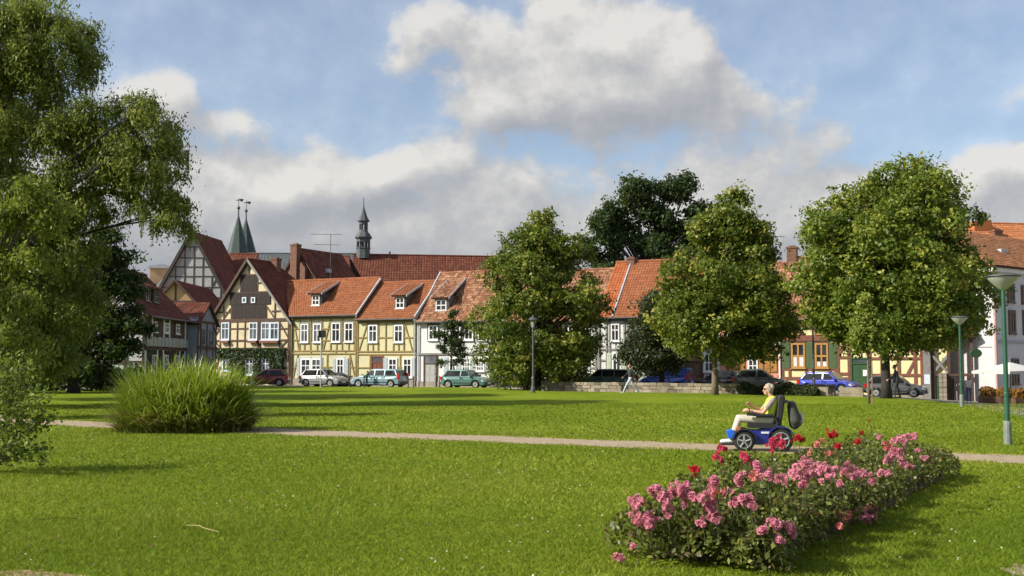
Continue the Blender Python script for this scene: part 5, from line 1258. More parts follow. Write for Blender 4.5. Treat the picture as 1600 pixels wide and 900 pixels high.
def roses():
    BM = {k: [bloom_mesh('bloom_' + k, 'petal_' + k, L, r) for L, r in ((4, .034), (5, .030), (3, .036))] for k in ('pink', 'red', 'crimson', 'coral', 'white')}
    # bush positions: rows along the bed
    bushes = []; e0 = BED[3] - BED[0]; e1 = BED[1] - BED[0]
    words = ['nearest end', 'second rank', 'third rank', 'fourth rank', 'fifth rank', 'sixth rank', 'seventh rank', 'eighth rank', 'ninth rank', 'tenth rank', 'last rank but one', 'far end']
    for i in range(12):
        for j, side in enumerate(('lawn side facing the wheelchair', 'middle', 'right-hand side')):
            u = (i + .42) / 12; v = (j + .5) / 3; p = (BED[0].lerp(BED[3], u)).lerp(BED[1].lerp(BED[2], u), v) + Vector((R.uniform(-.08, .08), R.uniform(-.08, .08), 0))
            e = empty('rose_bush', (p.x, p.y, 0)); tag(e, 'rose bush in the %s of the bed, %s' % (words[i], side), 'rose bush', 'rose bushes of the flower bed')
            h = R.uniform(.54, .70) * (1.0 if j < 2 else .85) * (.82 if i == 0 else 1) * (1 if i < 5 else .86); bushes.append((e, p, h))
            n = 2400 if i < 5 else 1400; g = Geo(); pts = []
            for k in range(10):
                a = R.uniform(0, 2 * math.pi); q = R.uniform(.08, .36); tp = (q * math.cos(a), q * math.sin(a), h * R.uniform(.6, 1.05)); lp = limb_geo(g, (R.uniform(-.05, .05), R.uniform(-.05, .05), 0), tp, .007, .003, .2, 4, 4)
            g.obj('stems', 'stem_brown', e)
            a = RNG.random(n) * 2 * np.pi; q = np.sqrt(RNG.random(n)) * (.46 if j < 2 else .40); z = RNG.beta(2.2, 1.1, n) * h * (1.06 - .6 * (q / .46) ** 3) + .03
            lump = 1 + .16 * np.sin(a * 3 + i)
            P = np.stack([q * np.cos(a) * lump, q * np.sin(a) * lump, z * (1 + .10 * np.sin(a * 4 + j))], 1)
            leaf_cloud('foliage', P, .050, 'leaf_rose', e, np.stack([np.cos(a) * q, np.sin(a) * q, np.ones(n) * .5], 1), .55, .62, np.clip(RNG.normal(.45, .27, n), 0, 1))
    def place(px, py, n, kind, spread=None):
        p = None
        for k in range(80):
            hh = .86 - k * .01; q = gnd(px, py, hh)
            if in_bed(q.x, q.y, .17): p = q; break
        if p is None: p = gnd(px, py, .12)
        e, bp_, h = min(bushes, key=lambda b: (b[1] - Vector((p.x, p.y, 0))).length)
        rad_ = .023 * math.sqrt(n) if spread is None else spread
        # a stalk carries the cluster
        Geo().tube([tuple(Vector((p.x, p.y, max(.02, p.z - .2))) - bp_ + Vector((.03, .02, 0))), tuple(p - bp_ - Vector((0, 0, .03)))], [.005, .0035], 5).obj('flower_stalk', 'stem_green', e)
        for i in range(n if n < 3 else int(n * 1.8)):
            o = bpy.data.objects.new('rose_bloom', R.choice(BM[kind])); d = Vector((R.gauss(0, 1), R.gauss(0, 1), R.gauss(0, .8))); d = d.normalized() * rad_ * R.uniform(.25, 1.05) if n > 1 else Vector((0, 0, 0))
            o.location = p - bp_ + d; nrm = (d.normalized() if n > 1 else Vector()) * .8 + Vector((-.12, -.35, .62)) + Vector((R.gauss(0, .25), R.gauss(0, .25), 0))
            o.rotation_euler = nrm.normalized().to_track_quat('Z', 'Y').to_euler(); s = R.choice((.5, .7, .85, .95, 1.05, 1.15)) * (.55 if kind == 'white' else 1.4 if n <= 2 else 1.0); o.scale = (s, s, s); link(o, e)
    pink = [(989, 783, 7), (1000, 788, 4), (1025, 767, 7), (1033, 775, 3), (1060, 765, 12), (1050, 775, 5), (1070, 772, 5), (1041, 792, 9), (1014, 812, 10), (1012, 822, 5), (991, 805, 5), (996, 815, 3), (1096, 778, 7), (1085, 775, 4), (1108, 796, 9), (1112, 785, 4), (1119, 810, 6), (1098, 816, 4), (1118, 752, 4), (1112, 766, 3), (1154, 747, 4), (1183, 732, 5), (1199, 743, 6), (1219, 747, 5), (1163, 781, 6), (1150, 785, 3), (1172, 787, 3),
            (1192, 832, 6), (1208, 819, 7), (1222, 826, 7), (1234, 828, 7), (1217, 845, 3), (1255, 727, 12), (1244, 739, 7), (1266, 734, 9), (1258, 745, 6), (1286, 732, 8), (1302, 734, 6), (1296, 742, 4), (1326, 730, 8), (1320, 742, 4), (1342, 738, 7), (1334, 746, 4), (1359, 750, 6), (1350, 742, 4), (1255, 754, 5), (1290, 752, 2), (1316, 752, 2), (1379, 741, 3), (1388, 738, 2), (1375, 685, 3), (1408, 687, 6), (1402, 705, 11), (1394, 712, 5), (1389, 718, 6), (1408, 724, 7), (1420, 730, 6), (1398, 690, 4), (1414, 682, 4), (1426, 683, 5), (1435, 705, 4), (1444, 715, 6), (1362, 794, 6), (1364, 803, 4), (1357, 813, 6), (1346, 804, 3), (967, 872, 5), (994, 858, 2), (1142, 768, 2), (1232, 752, 2), (1070, 790, 1)]
    for q in pink: place(*q, 'pink')
    for q in ((1168, 720, 4), (1215, 690, 9), (1206, 696, 5), (1226, 694, 4), (1127, 703, 5), (1123, 716, 3), (1166, 714, 2)): place(*q, 'crimson')
    for q in ((1085, 733, 4), (1248, 687, 5), (1240, 689, 2), (1301, 679, 4), (1292, 672, 1), (1308, 696, 4), (1339, 689, 3), (1344, 677, 2), (1359, 658, 1)): place(*q, 'red')
    for q in ((1384, 698, 6), (1315, 812, 4), (1322, 806, 3), (1268, 709, 2), (1297, 708, 3), (1178, 742, 2), (1120, 775, 2), (1310, 822, 2), (1280, 694, 2)): place(*q, 'coral')
    for q in ((1429, 743, 2), (1454, 744, 2), (1419, 711, 1), (1316, 701, 1), (1210, 718, 1), (1336, 700, 1)): place(*q, 'white')

# ================================================================== vehicles
plain('tyre', (.018, .018, .018), .85, .3, 8); plain('rim', (.50, .51, .52), .35, .1, 8, metal=.6); plain('plastic_black', (.02, .02, .022), .5, .3, 8)
plain('headlight', (.60, .62, .64), .1, .1, 8, metal=.2); plain('taillight', (.45, .015, .012), .2, .15, 8); plain('plate', (.7, .7, .66), .5, .05, 9)
glass_mat('car_glass', (.020, .023, .025), .05, .32)
for nm, c in (('maroon', (.22, .035, .05)), ('silver', (.30, .30, .305)), ('paleblue', (.20, .31, .37)), ('jade', (.075, .17, .165)), ('bottle', (.10, .17, .13)), ('vanblue', (.03, .08, .40)), ('black', (.018, .018, .022)), ('olive', (.09, .11, .09)), ('royal', (.045, .07, .42)), ('grey', (.10, .105, .11)), ('navy', (.03, .04, .07)), ('lavender', (.30, .33, .55))):
    plain('paint_car_' + nm, c, .28, .06, 2, metal=.15, coat=.35)

def car(label, paint, loc, rz, kind='hatch', L=3.8, H=1.42, wd=1.66, group='cars parked in front of the houses', name='parked_car'):
    """front at +x. lower body with real wheel arches, tapering cabin, glass, wheels, lamps"""
    e = empty(name, loc, rz); tag(e, label, 'van' if kind == 'van' else 'car', group); P = 'paint_car_' + paint
    f, r = L / 2, -L / 2; wf, wr = f - .74, r + .70; wr_ = .30; belt = H * .62; hw = wd / 2
    def arch(cx, rr, n=9): return [(cx + rr * math.cos(math.pi * i / n), .27 + rr * math.sin(math.pi * i / n)) for i in range(n + 1)]
    top = {'hatch': [(r + .02, .55), (r + .06, belt - .05), (r + .20, belt + .02), (f - 1.02, belt + .01), (f - .30, belt - .13), (f - .06, belt - .26), (f, .50)],
           'estate': [(r + .02, .55), (r + .05, belt - .05), (r + .12, belt + .02), (f - 1.22, belt + .01), (f - .32, belt - .13), (f - .06, belt - .27), (f, .50)],
           'saloon': [(r + .0, .58), (r + .04, belt - .03), (r + .30, belt + .04), (f - 1.22, belt + .01), (f - .32, belt - .14), (f - .06, belt - .27), (f, .50)],
           'van': [(r + .0, .5), (r + .02, belt - .05), (r + .04, belt + .02), (f - .75, belt + .02), (f - .18, belt - .22), (f - .03, belt - .4), (f, .5)]}[kind]
    lo = [(f - .01, .24)] + [(wf + .40, .22)] + arch(wf, .36) + [(wr + .42, .20)] + arch(wr, .36) + [(r + .03, .26)]
    out = top + lo
    g = Geo(); n = len(out)
    def wy(x, z): return hw * (1 - .10 * max(0, (abs(x) - L * .33) / (L * .17)) ** 2) * (.95 if z > belt - .12 else 1.0)
    v = [(x, -wy(x, z), z) for x, z in out] + [(x, wy(x, z), z) for x, z in out]
    g.add((v, [tuple(range(n)), tuple(reversed(range(n, 2 * n)))] + [(i, i + n, (i + 1) % n + n, (i + 1) % n) for i in range(n)]))
    body = g.obj('body', P, e); bv = body.modifiers.new('round', 'BEVEL'); bv.width = .05; bv.segments = 2; bv.angle_limit = rad(35)
    cab = {'hatch': [(f - 1.0, belt), (f - 1.62, H - .03), (f - 2.0, H), (r + .75, H - .03), (r + .45, H - .10), (r + .14, belt)],
           'estate': [(f - 1.2, belt), (f - 1.85, H - .03), (f - 2.2, H), (r + .5, H - .03), (r + .34, H - .08), (r + .08, belt)],
           'saloon': [(f - 1.2, belt), (f - 1.85, H - .03), (f - 2.2, H), (r + 1.25, H - .03), (r + 1.0, H - .09), (r + .35, belt)],
           'van': [(f - .7, belt), (f - 1.15, H - .05), (f - 1.5, H), (r + .2, H), (r + .06, H - .06), (r + .03, belt)]}[kind]
    def cw(z): return hw * (.94 - (.20 if kind != 'van' else .07) * (z - belt) / (H - belt))
    n = len(cab); v = [(x, -cw(z), z) for x, z in cab] + [(x, cw(z), z) for x, z in cab]
    g = Geo().add((v, [tuple(range(n)), tuple(reversed(range(n, 2 * n)))] + [(i, i + n, (i + 1) % n + n, (i + 1) % n) for i in range(n)]))
    cabin = g.obj('cabin', P, e); bv = cabin.modifiers.new('round', 'BEVEL'); bv.width = .06; bv.segments = 2; bv.angle_limit = rad(25)
    # side glass
    zb, zt = belt + .04, H - .11; A, Bp = cab[0], cab[1]; D, E = cab[-2], cab[-1]
    def xa(z): return A[0] + (Bp[0] - A[0]) * (z - A[1]) / (Bp[1] - A[1])
    def xe(z): return E[0] + (D[0] - E[0]) * (z - E[1]) / (D[1] - E[1])
    mids = {'hatch': [f - 2.02], 'estate': [f - 2.2, f - 3.1], 'saloon': [f - 2.25], 'van': [f - 1.9]}[kind]
    for sd in (-1, 1):
        xs_ = [None] + mids + [None]
        for i in range(len(xs_) - 1):
            if kind == 'van' and i > 0: break
            fb = xa(zb) - .10 if xs_[i] is None else xs_[i] - .05; ft = xa(zt) - .10 if xs_[i] is None else xs_[i] - .05
            rb = xe(zb) + .14 if xs_[i + 1] is None else xs_[i + 1] + .05; rt = xe(zt) + .14 if xs_[i + 1] is None else xs_[i + 1] + .05
            q = [(fb, zb), (ft, zt), (rt, zt), (rb, zb)]
            v = [(x, sd * (cw(z) + .012), z) for x, z in q] + [(x, sd * (cw(z) - .02), z) for x, z in q]
            Geo().add((v, [(0, 1, 2, 3), (7, 6, 5, 4), (0, 4, 5, 1), (1, 5, 6, 2), (2, 6, 7, 3), (3, 7, 4, 0)])).obj('side_window', 'car_glass', cabin)
    def screen(a, b, off, nm):
        t0, t1 = .10, .88; p0 = (a[0] + (b[0] - a[0]) * t0, a[1] + (b[1] - a[1]) * t0); p1 = (a[0] + (b[0] - a[0]) * t1, a[1] + (b[1] - a[1]) * t1)
        q = [(p0[0] + off, -cw(p0[1]) * .9, p0[1]), (p0[0] + off, cw(p0[1]) * .9, p0[1]), (p1[0] + off, cw(p1[1]) * .88, p1[1]), (p1[0] + off, -cw(p1[1]) * .88, p1[1])]
        v = q + [(x - off * 1.6, y, z - .01) for x, y, z in q]
        Geo().add((v, [(0, 1, 2, 3), (7, 6, 5, 4), (0, 4, 5, 1), (1, 5, 6, 2), (2, 6, 7, 3), (3, 7, 4, 0)])).obj(nm, 'car_glass', cabin)
    screen(cab[0], cab[1], .02, 'windscreen'); screen(cab[-1], cab[-2], -.02, 'rear_window')
    # wheels
    for cx in (wf, wr):
        for sd in (-1, 1):
            w = empty('wheel', (cx, sd * (hw - .12), .29), 0, e)
            Geo().lathe([(.17, -.09), (.26, -.10), (.292, -.06), (.292, .06), (.26, .10), (.17, .09)], 18, (0, 0, 0), 'y').obj('tyre', 'tyre', w)
            q = Geo().lathe([(.02, sd * .085), (.18, sd * .10), (.19, sd * .08), (.19, sd * .02), (.0, sd * .02)], 16, (0, 0, 0), 'y')
            for k in range(5):
                a = 2 * math.pi * k / 5; q.tube([(.03 * math.cos(a), sd * .112, .03 * math.sin(a)), (.165 * math.cos(a), sd * .106, .165 * math.sin(a))], .018, 5)
            q.obj('rim', 'rim', w)
    # lamps, bumpers, trim
    for sd in (-1, 1):
        Geo().add(([(x, sd * y, z) for x, y, z in ((f - .02, hw * .92, belt - .38), (f + .005, hw * .55, belt - .38), (f - .03, hw * .55, belt - .24), (f - .16, hw * .93, belt - .22), (f - .3, hw * .97, belt - .26), (f - .22, hw * .97, belt - .36))], [(0, 1, 2, 3), (0, 3, 4, 5)])).obj('headlight', 'headlight', e)
        zt_ = belt + (.25 if kind in ('estate', 'van') else 0); Geo().box(r - .015, r + .16, sd * hw * .70, sd * (hw * .93 + .0), belt - .26, zt_ - .02).obj('taillight', 'taillight', e)
        Geo().box(f - 1.28, f - 1.12, sd * (hw + .02), sd * (hw + .17), belt + .02, belt + .14).obj('mirror', P if kind != 'van' else 'plastic_black', e)
        for xx in mids: Geo().box(xx + .10, xx + .24, sd * (hw - .03), sd * (hw + .018), belt - .16, belt - .12).obj('door_handle', 'plastic_black', e); Geo().box(xx - .008, xx + .008, sd * (hw - .06), sd * (hw + .004), .30, belt - .02).obj('door_seam', 'plastic_black', e)
        Geo().box(wr + .42, wf - .42, sd * (hw - .05), sd * (hw + .015), .36, .43).obj('rubbing_strip', 'plastic_black', e)
    Geo().box(f - .10, f + .05, -hw * .86, hw * .86, .25, .42).obj('bumper', 'plastic_black', e); Geo().box(r - .05, r + .10, -hw * .86, hw * .86, .28, .46).obj('bumper', 'plastic_black', e)
    Geo().box(f + .045, f + .062, -.26, .26, .33, .44).obj('number_plate', 'plate', e); Geo().box(r - .025, r - .008, -.26, .26, .58, .69).obj('number_plate', 'plate', e)
    Geo().box(r + .2, f - .2, -hw * .82, hw * .82, .16, .34).obj('underbody', 'plastic_black', e)
    return e

def street_point(px, front):
    """a spot `front` metres before the building line in the picture column px"""
    s = ROW.S(px, 569, -front); p = ROW.world(s, -front); return Vector((p.x, p.y, gz(p.x, p.y)))

def all_cars():
    A = ANG
    def put(label, paint, px, front, rz, **k): return car(label, paint, street_point(px, front), rz, **k)
    put('small maroon car parked before the ivy-covered house', 'maroon', 418, 3.0, A + math.pi + .5, kind='hatch', L=3.6, H=1.4)
    put('silver hatchback parked before the wide yellow house', 'silver', 506, 3.4, A, kind='hatch', L=3.75, H=1.45)
    put('dark low car half hidden behind the silver hatchback', 'navy', 528, 1.4, A, kind='saloon', L=3.9, H=1.15)
    put('light blue estate car before the red-brown door', 'paleblue', 593, 3.6, A + math.pi, kind='estate', L=4.4, H=1.45)
    put('jade green hatchback parked before the white house', 'jade', 729, 3.4, A, kind='hatch', L=3.75, H=1.42)
    put('dark green estate car facing left behind the low stone wall', 'bottle', 946, 4.2, A + math.pi, kind='estate', L=4.4, H=1.48)
    put('blue panel van standing behind the dark small tree', 'vanblue', 1041, 3.6, A + math.pi, kind='van', L=3.6, H=1.55, wd=1.7)
    put('black hatchback behind the pale trunk of the lime tree', 'black', 1122, 4.0, A + math.pi, kind='hatch', L=3.5, H=1.42)
    put('dark olive hatchback parked before the salmon house', 'olive', 1189, 4.2, A + .1, kind='hatch', L=3.6, H=1.5)
    put('bright blue saloon before the green shutters', 'royal', 1295, 4.2, A - .25, kind='hatch', L=3.75, H=1.38)
    put('dark grey hatchback behind the maple trunk', 'grey', 1399, 3.4, A, kind='hatch', L=3.7, H=1.42)

# ================================================================== street furniture
plain('lamp_green', (.025, .10, .060), .45, .25, 8, metal=.2); plain('lamp_grey', (.10, .11, .12), .5, .3, 8, metal=.3); plain('lamp_base', (.17, .20, .18), .7, .3, 8)
plain('lamp_opal', (.36, .38, .35), .35, .1, 8); plain('iron_dark', (.035, .037, .04), .6, .3, 8, metal=.3); plain('canvas_white', (.52, .51, .49), .9, .08, 5); plain('wood_post', (.22, .15, .09), .85, .3, 9)

def saucer_lamp(px, py, label):
    b = gnd(px, py); e = empty('lamp_post', b); tag(e, label, 'street lamp', 'green park lamps')
    Geo().lathe([(.085, -.1), (.085, .45), (.075, .5), (.07, .52)], 12).obj('base_sleeve', 'lamp_base', e)
    Geo().lathe([(.055, .4), (.055, 1.05), (.062, 1.06), (.062, 1.12), (.05, 1.14), (.045, 3.36), (.03, 3.40)], 12).obj('pole', 'lamp_green', e)
    Geo().lathe([(.04, 3.36), (.09, 3.40), (.20, 3.50), (.31, 3.62), (.33, 3.66), (.05, 3.66)], 24).obj('diffuser', 'lamp_opal', e, True)
    Geo().lathe([(.05, 3.662), (.36, 3.664), (.375, 3.68), (.28, 3.705), (.0, 3.74)], 24).obj('lamp_cap', 'lamp_grey', e, True)
    Geo().tube([(-.22, 0, 3.40), (0, 0, 3.36), (.22, 0, 3.40)], .012, 6).obj('bracket', 'lamp_green', e)
    return e
def lantern_post(b, h, label):
    e = empty('lantern_post', b); tag(e, label, 'street lamp', 'dark lantern posts')
    Geo().lathe([(.14, -.1), (.14, .3), (.10, .36), (.085, .9), (.06, 1.0), (.05, h - .85), (.07, h - .82), (.03, h - .75)], 10).obj('pole', 'lamp_grey', e)
    z = h - .75
    for i in range(4):
        a = math.pi / 4 + i * math.pi / 2; Geo().tube([(.11 * math.cos(a), .11 * math.sin(a), z), (.19 * math.cos(a), .19 * math.sin(a), z + .48)], .016, 5).obj('lantern_bar', 'lamp_grey', e)
    Geo().lathe([(.10, z + .01), (.175, z + .47)], 4).obj('lantern_glass', 'lamp_opal', e, rz=0)
    Geo().lathe([(.09, z - .02), (.12, z), (.10, z + .02)], 4).obj('lantern_floor', 'lamp_grey', e)
    Geo().lathe([(.30, z + .46), (.31, z + .49), (.17, z + .62), (.06, z + .66), (.05, z + .72), (.01, z + .78)], 12).obj('lantern_roof', 'lamp_grey', e)
    return e
def furniture():
    saucer_lamp(1575, 695, 'near green lamp post with saucer top at the right edge of the lawn')
    saucer_lamp(1503, 636, 'far green lamp post with saucer top before the timber gateway')
    b = gnd(833, 613.5); lantern_post(b, 4.75, 'grey lantern post in front of the broad lime tree')
    b = gnd(1272, 618.5); lantern_post(b, 4.75, 'dark lantern post rising into the foliage before the green shutters')
    # sign on a thin pole before the yellow house
    b = gnd(501, 605.5); e = empty('street_sign', b); tag(e, 'thin pole with small dark box sign before the wide yellow house', 'sign'); zt = atY(501, 520, b.y).z
    Geo().tube([(0, 0, -.1), (0, 0, zt)], .05, 8).obj('pole', 'zinc', e); Geo().box(-.18, .34, -.10, .10, zt - .35, zt + .18).obj('sign_box', 'iron_dark', e); Geo().box(-.26, -.2, -.16, .16, zt - .22, zt + .28).obj('sign_plate', 'paint_white', e)
    for px, lab in ((546, 'dark bollard right of the silver hatchback'), (569, 'dark bollard at the bonnet of the light blue estate'), (638, 'dark bollard just behind the light blue estate'), (646.5, 'dark bollard at the corner of the narrow yellow house'), (687, 'dark bollard between the grey door and the jade hatchback'), (681.5, 'dark bollard close to the grey door')):
        p = street_point(px, 2.6 if px > 660 else 5.6); e = empty('bollard', p); tag(e, lab, 'bollard', 'street bollards')
        Geo().lathe([(.07, -.1), (.07, .1), (.045, .14), (.04, .78), (.055, .8), (.055, .84), (.03, .9), (.0, .91)], 8).obj('shaft', 'iron_dark', e)
    # low stone wall along the lawn, stone by stone
    a = gnd(846, 610.5); b = gnd(1306, 617.8); a += Vector((.0, .35, 0)); b += Vector((0, .35, 0)); u = (b - a); L = u.length; u.normalize(); ang = math.atan2(u.y, u.x)
    e = empty('stone_wall', a, ang); tag(e, 'low pale stone wall between the lawn and the parked cars', 'wall')
    plain('stone_pale', (.30, .26, .19), .95, .35, 2.2, .5, grime=.2); plain('stone_mid', (.23, .20, .145), .95, .35, 2.2, .5, grime=.25); plain('stone_dark', (.15, .13, .10), .95, .35, 2.2, .5, grime=.3); plain('mortar', (.20, .17, .13), .95, .3, 3)
    box(e, 'mortar_core', .05, L - .05, .06, .34, -.3, .52, 'mortar')
    for c, (z0, z1) in enumerate(((-.12, .19), (.19, .40), (.40, .60))):
        x = -.1 * c
        while x < L:
            w = R.uniform(.30, .62); mt = R.choice(['stone_pale', 'stone_pale', 'stone_mid', 'stone_mid', 'stone_dark'])
            o = box(e, 'stone', max(0, x) + .012, min(L, x + w) - .012, -R.uniform(0, .05), .38 + R.uniform(0, .03), z0 + .012, z1 - .012 + R.uniform(-.015, .02), mt); o.rotation_euler = (R.uniform(-.02, .02), R.uniform(-.03, .03), R.uniform(-.03, .03)); x += w
    for k, (px, w) in enumerate(((1287, 1.0), (1338, 1.25))):
        p = gnd(px, 619.5 + k); p += Vector((0, .9, 0)); e = empty('stone_block', p, ANG); tag(e, ('pale stone block by the wall end before the blue car', 'long pale stone block before the green double door')[k], 'stone block', 'stone blocks')
        for i in range(2): box(e, 'slab', -w / 2 + .03 * i, w / 2 - .02 * i, 0, .5, -.15 + i * .33, .16 + i * .33, 'stone_pale')
    # cafe parasol
    Y = 67; c = atY(1578, 569, Y); z0 = gz(c.x, Y); e = empty('cafe_parasol', (c.x, Y, z0), rad(20)); tag(e, 'large white cafe parasol in front of the corner building', 'parasol')
    zt = atY(1578, 566, Y).z - z0; ze = atY(1530, 580, Y).z - z0; g = Geo(); hw = 1.55
    v = [(0, 0, zt), (-hw, -hw, ze), (hw, -hw, ze), (hw, hw, ze), (-hw, hw, ze)]; m4 = [((v[i][0] + v[i % 4 + 1][0]) / 2, (v[i][1] + v[i % 4 + 1][1]) / 2, ze + .05) for i in range(1, 5)]
    v += m4 + [(x, y, z - .16) for x, y, z in v[1:5]]
    mesh_obj('canopy', v, [(0, 1, 5), (0, 5, 2), (0, 2, 6), (0, 6, 3), (0, 3, 7), (0, 7, 4), (0, 4, 8), (0, 8, 1), (1, 9, 10, 2, 5), (2, 10, 11, 3, 6), (3, 11, 12, 4, 7), (4, 12, 9, 1, 8)], 'canvas_white', e)
    Geo().tube([(0, 0, 0), (0, 0, zt + .12)], .035, 8).obj('pole', 'wood_post', e); Geo().box(-.4, .4, -.4, .4, -.1, .1).obj('foot', 'stone_pale' if 'stone_pale' in MATS else 'stone_plinth', e)
    for i in range(4):
        p = v[1 + i]; Geo().tube([(0, 0, zt - .1), (p[0] * .97, p[1] * .97, ze - .03)], .018, 5).obj('rib', 'wood_post', e)
    # stake beside the young lime
    b = gnd(1358, 630); e = empty('tree_stake', (b.x + .12, b.y - .1, 0)); tag(e, 'thin wooden stake supporting the young lime tree', 'stake'); Geo().tube([(0, 0, -.1), (.01, 0, 1.9)], .03, 6).obj('post', 'wood_post', e); Geo().tube([(-.14, .04, 1.6), (.03, .04, 1.62)], .02, 5).obj('tie', 'plastic_black', e)

# ================================================================== people
plain('skin', (.52, .28, .19), .55, .12, 12); plain('hair_grey', (.40, .37, .31), .8, .3, 40, .5); plain('hair_dark', (.03, .02, .015), .7, .3, 40); plain('hair_brown', (.12, .06, .03), .7, .3, 40)
plain('cloth_lime', (.62, .72, .06), .85, .12, 14, .9); plain('cloth_pattern', (.46, .38, .36), .85, .55, 38, .9); plain('cloth_cream', (.62, .57, .47), .85, .12, 14, .9); plain('cloth_white', (.70, .70, .68), .8, .1, 14, .9)
plain('cloth_black', (.035, .038, .036), .85, .3, 14, .9); plain('cloth_paleblue', (.52, .56, .66), .85, .15, 14, .9); plain('cloth_jeans', (.10, .15, .28), .85, .25, 14, .9); plain('cloth_green', (.02, .10, .06), .85, .2, 14, .9); plain('cloth_darkgreen', (.05, .055, .045), .85, .25, 14); plain('cloth_greybag', (.24, .24, .24), .85, .3, 14)
plain('lens_dark', (.012, .010, .010), .1, .1, 10); plain('shoe_white', (.66, .65, .62), .6, .1, 10)

def capsule(p0, r0, p1, r1, seg=12):
    p0, p1 = Vector(p0), Vector(p1); d = (p1 - p0); L = d.length; d = d / max(L, 1e-6)
    path, rr = [], []
    for k in (1.0, .8, .45): path.append(p0 - d * r0 * k); rr.append(max(.0015, r0 * math.sqrt(max(0, 1 - k * k))))
    path.append(p0); rr.append(r0); path.append(p1); rr.append(r1)
    for k in (.45, .8, 1.0): path.append(p1 + d * r1 * k); rr.append(max(.0015, r1 * math.sqrt(max(0, 1 - k * k))))
    return tube_geo(path, rr, seg)
def hand_segs(w, dirv, palm, curl, scale=1.0, mat='skin'):
    """palm plus five bent fingers; w wrist, dirv pointing along the hand, palm = palm normal"""
    w, d, n = Vector(w), Vector(dirv).normalized(), Vector(palm).normalized(); s = d.cross(n).normalized(); S = scale; out = []
    for k in (-1, 0, 1): out.append((w, .022 * S, w + d * .075 * S + s * k * .024 * S, .019 * S, mat))
    for k, L in zip((-1.5, -.5, .5, 1.5), (.062, .078, .074, .058)):
        b = w + d * .085 * S + s * k * .021 * S; c1 = (d * math.cos(curl) + n * math.sin(curl)); c2 = (d * math.cos(curl * 2) + n * math.sin(curl * 2)); m1 = b + c1 * L * .55 * S; out += [(b, .0105 * S, m1, .0095 * S, mat), (m1, .0095 * S, m1 + c2 * L * .5 * S, .008 * S, mat)]
    tb = w + d * .02 * S - s * .026 * S; t1 = tb + (d * .6 - s * .7 + n * .3).normalized() * .038 * S; out += [(tb, .014 * S, t1, .011 * S, mat), (t1, .011 * S, t1 + (d + n * .5).normalized() * .032 * S, .009 * S, mat)]
    return out
def head_segs(c, fwd, S=1.0):
    """skull, jaw, nose, ears round the head centre c facing fwd"""
    c, f = Vector(c), Vector(fwd).normalized(); up = Vector((0, 0, 1)); s = up.cross(f).normalized(); k = []
    k.append((c + up * .03 * S - f * .025 * S, .086 * S, c + up * .025 * S + f * .02 * S, .080 * S, 'skin')); k.append((c - up * .01 * S + f * .03 * S, .066 * S, c - up * .072 * S + f * .052 * S, .040 * S, 'skin'))
    k.append((c + up * .012 * S + f * .096 * S, .009 * S, c - up * .022 * S + f * .112 * S, .014 * S, 'skin')); k.append((c - up * .052 * S + f * .088 * S, .012 * S, c - up * .054 * S + f * .086 * S + s * .012 * S, .011 * S, 'skin')); k.append((c + up * .032 * S + f * .082 * S - s * .03 * S, .014 * S, c + up * .032 * S + f * .082 * S + s * .03 * S, .014 * S, 'skin'))
    for q in (-1, 1): k.append((c + s * q * .082 * S - up * .022 * S, .012 * S, c + s * q * .086 * S + up * .018 * S - f * .012 * S, .016 * S, 'skin'))
    return k
def person(label, segs, loc, rz, voxel=.012, extras=()):
    e = empty('person', loc, rz); tag(e, label, 'person')
    g = Geo()
    for (p0, r0, p1, r1, m_) in segs: g.add(capsule(p0, r0, p1, r1))
    tmp = g.obj('tmp_body', 'skin'); rm = tmp.modifiers.new('r', 'REMESH'); rm.mode = 'VOXEL'; rm.voxel_size = voxel; sm_ = tmp.modifiers.new('s', 'SMOOTH'); sm_.factor = .5; sm_.iterations = 3
    dg = bpy.context.evaluated_depsgraph_get(); me = bpy.data.meshes.new_from_object(tmp.evaluated_get(dg)); bpy.data.objects.remove(tmp)
    mats = []; [mats.append(s[4]) for s in segs if s[4] not in mats]
    me.materials.clear(); [me.materials.append(MATS[q]) for q in mats]
    n = len(me.polygons); C = np.empty(n * 3, np.float32); me.polygons.foreach_get('center', C); C = C.reshape(-1, 3); best = np.full(n, 1e9); mi = np.zeros(n, np.int32)
    for (p0, r0, p1, r1, m_) in segs:
        a, b = np.array(p0), np.array(p1); ab = b - a; t_ = np.clip(((C - a) @ ab) / max(1e-9, ab @ ab), 0, 1); d = np.linalg.norm(C - (a + t_[:, None] * ab), axis=1) - (r0 + (r1 - r0) * t_); u = d < best; best[u] = d[u]; mi[u] = mats.index(m_)
    me.polygons.foreach_set('material_index', mi); me.polygons.foreach_set('use_smooth', np.ones(n, bool)); me.update()
    o = bpy.data.objects.new('body', me); link(o, e)
    for nm, gg, mt in extras: gg.obj(nm, mt, e, True)
    return e
def hair_geo(c, fwd, S=1.0, back=.0):
    c, f = Vector(c), Vector(fwd).normalized(); up = Vector((0, 0, 1)); g = Geo(); s = up.cross(f).normalized()
    # cap of overlapping tufts over the skull, leaving the face free
    for i in range(70):
        th = R.uniform(0, 2 * math.pi); ph = R.uniform(0, 1.45); d = (f * math.cos(th) * math.sin(ph) + s * math.sin(th) * math.sin(ph) + up * math.cos(ph))
        if d.dot(f) > .55 and d.z < .72: continue
        p = c + up * .03 * S - f * .01 * S + d * .082 * S; g.add(capsule(p, .022 * S, p + (d * .4 - f * .35 - up * .5).normalized() * .028 * S, .014 * S, 6))
    for i in range(24):
        a = R.uniform(-1.9, 1.9); p = c - f * math.cos(a) * .078 * S + s * math.sin(a) * .082 * S + up * R.uniform(-.04, .03) * S
        g.add(capsule(p, .02 * S, p - up * (.03 + back) * S, .013 * S, 6))
    return g

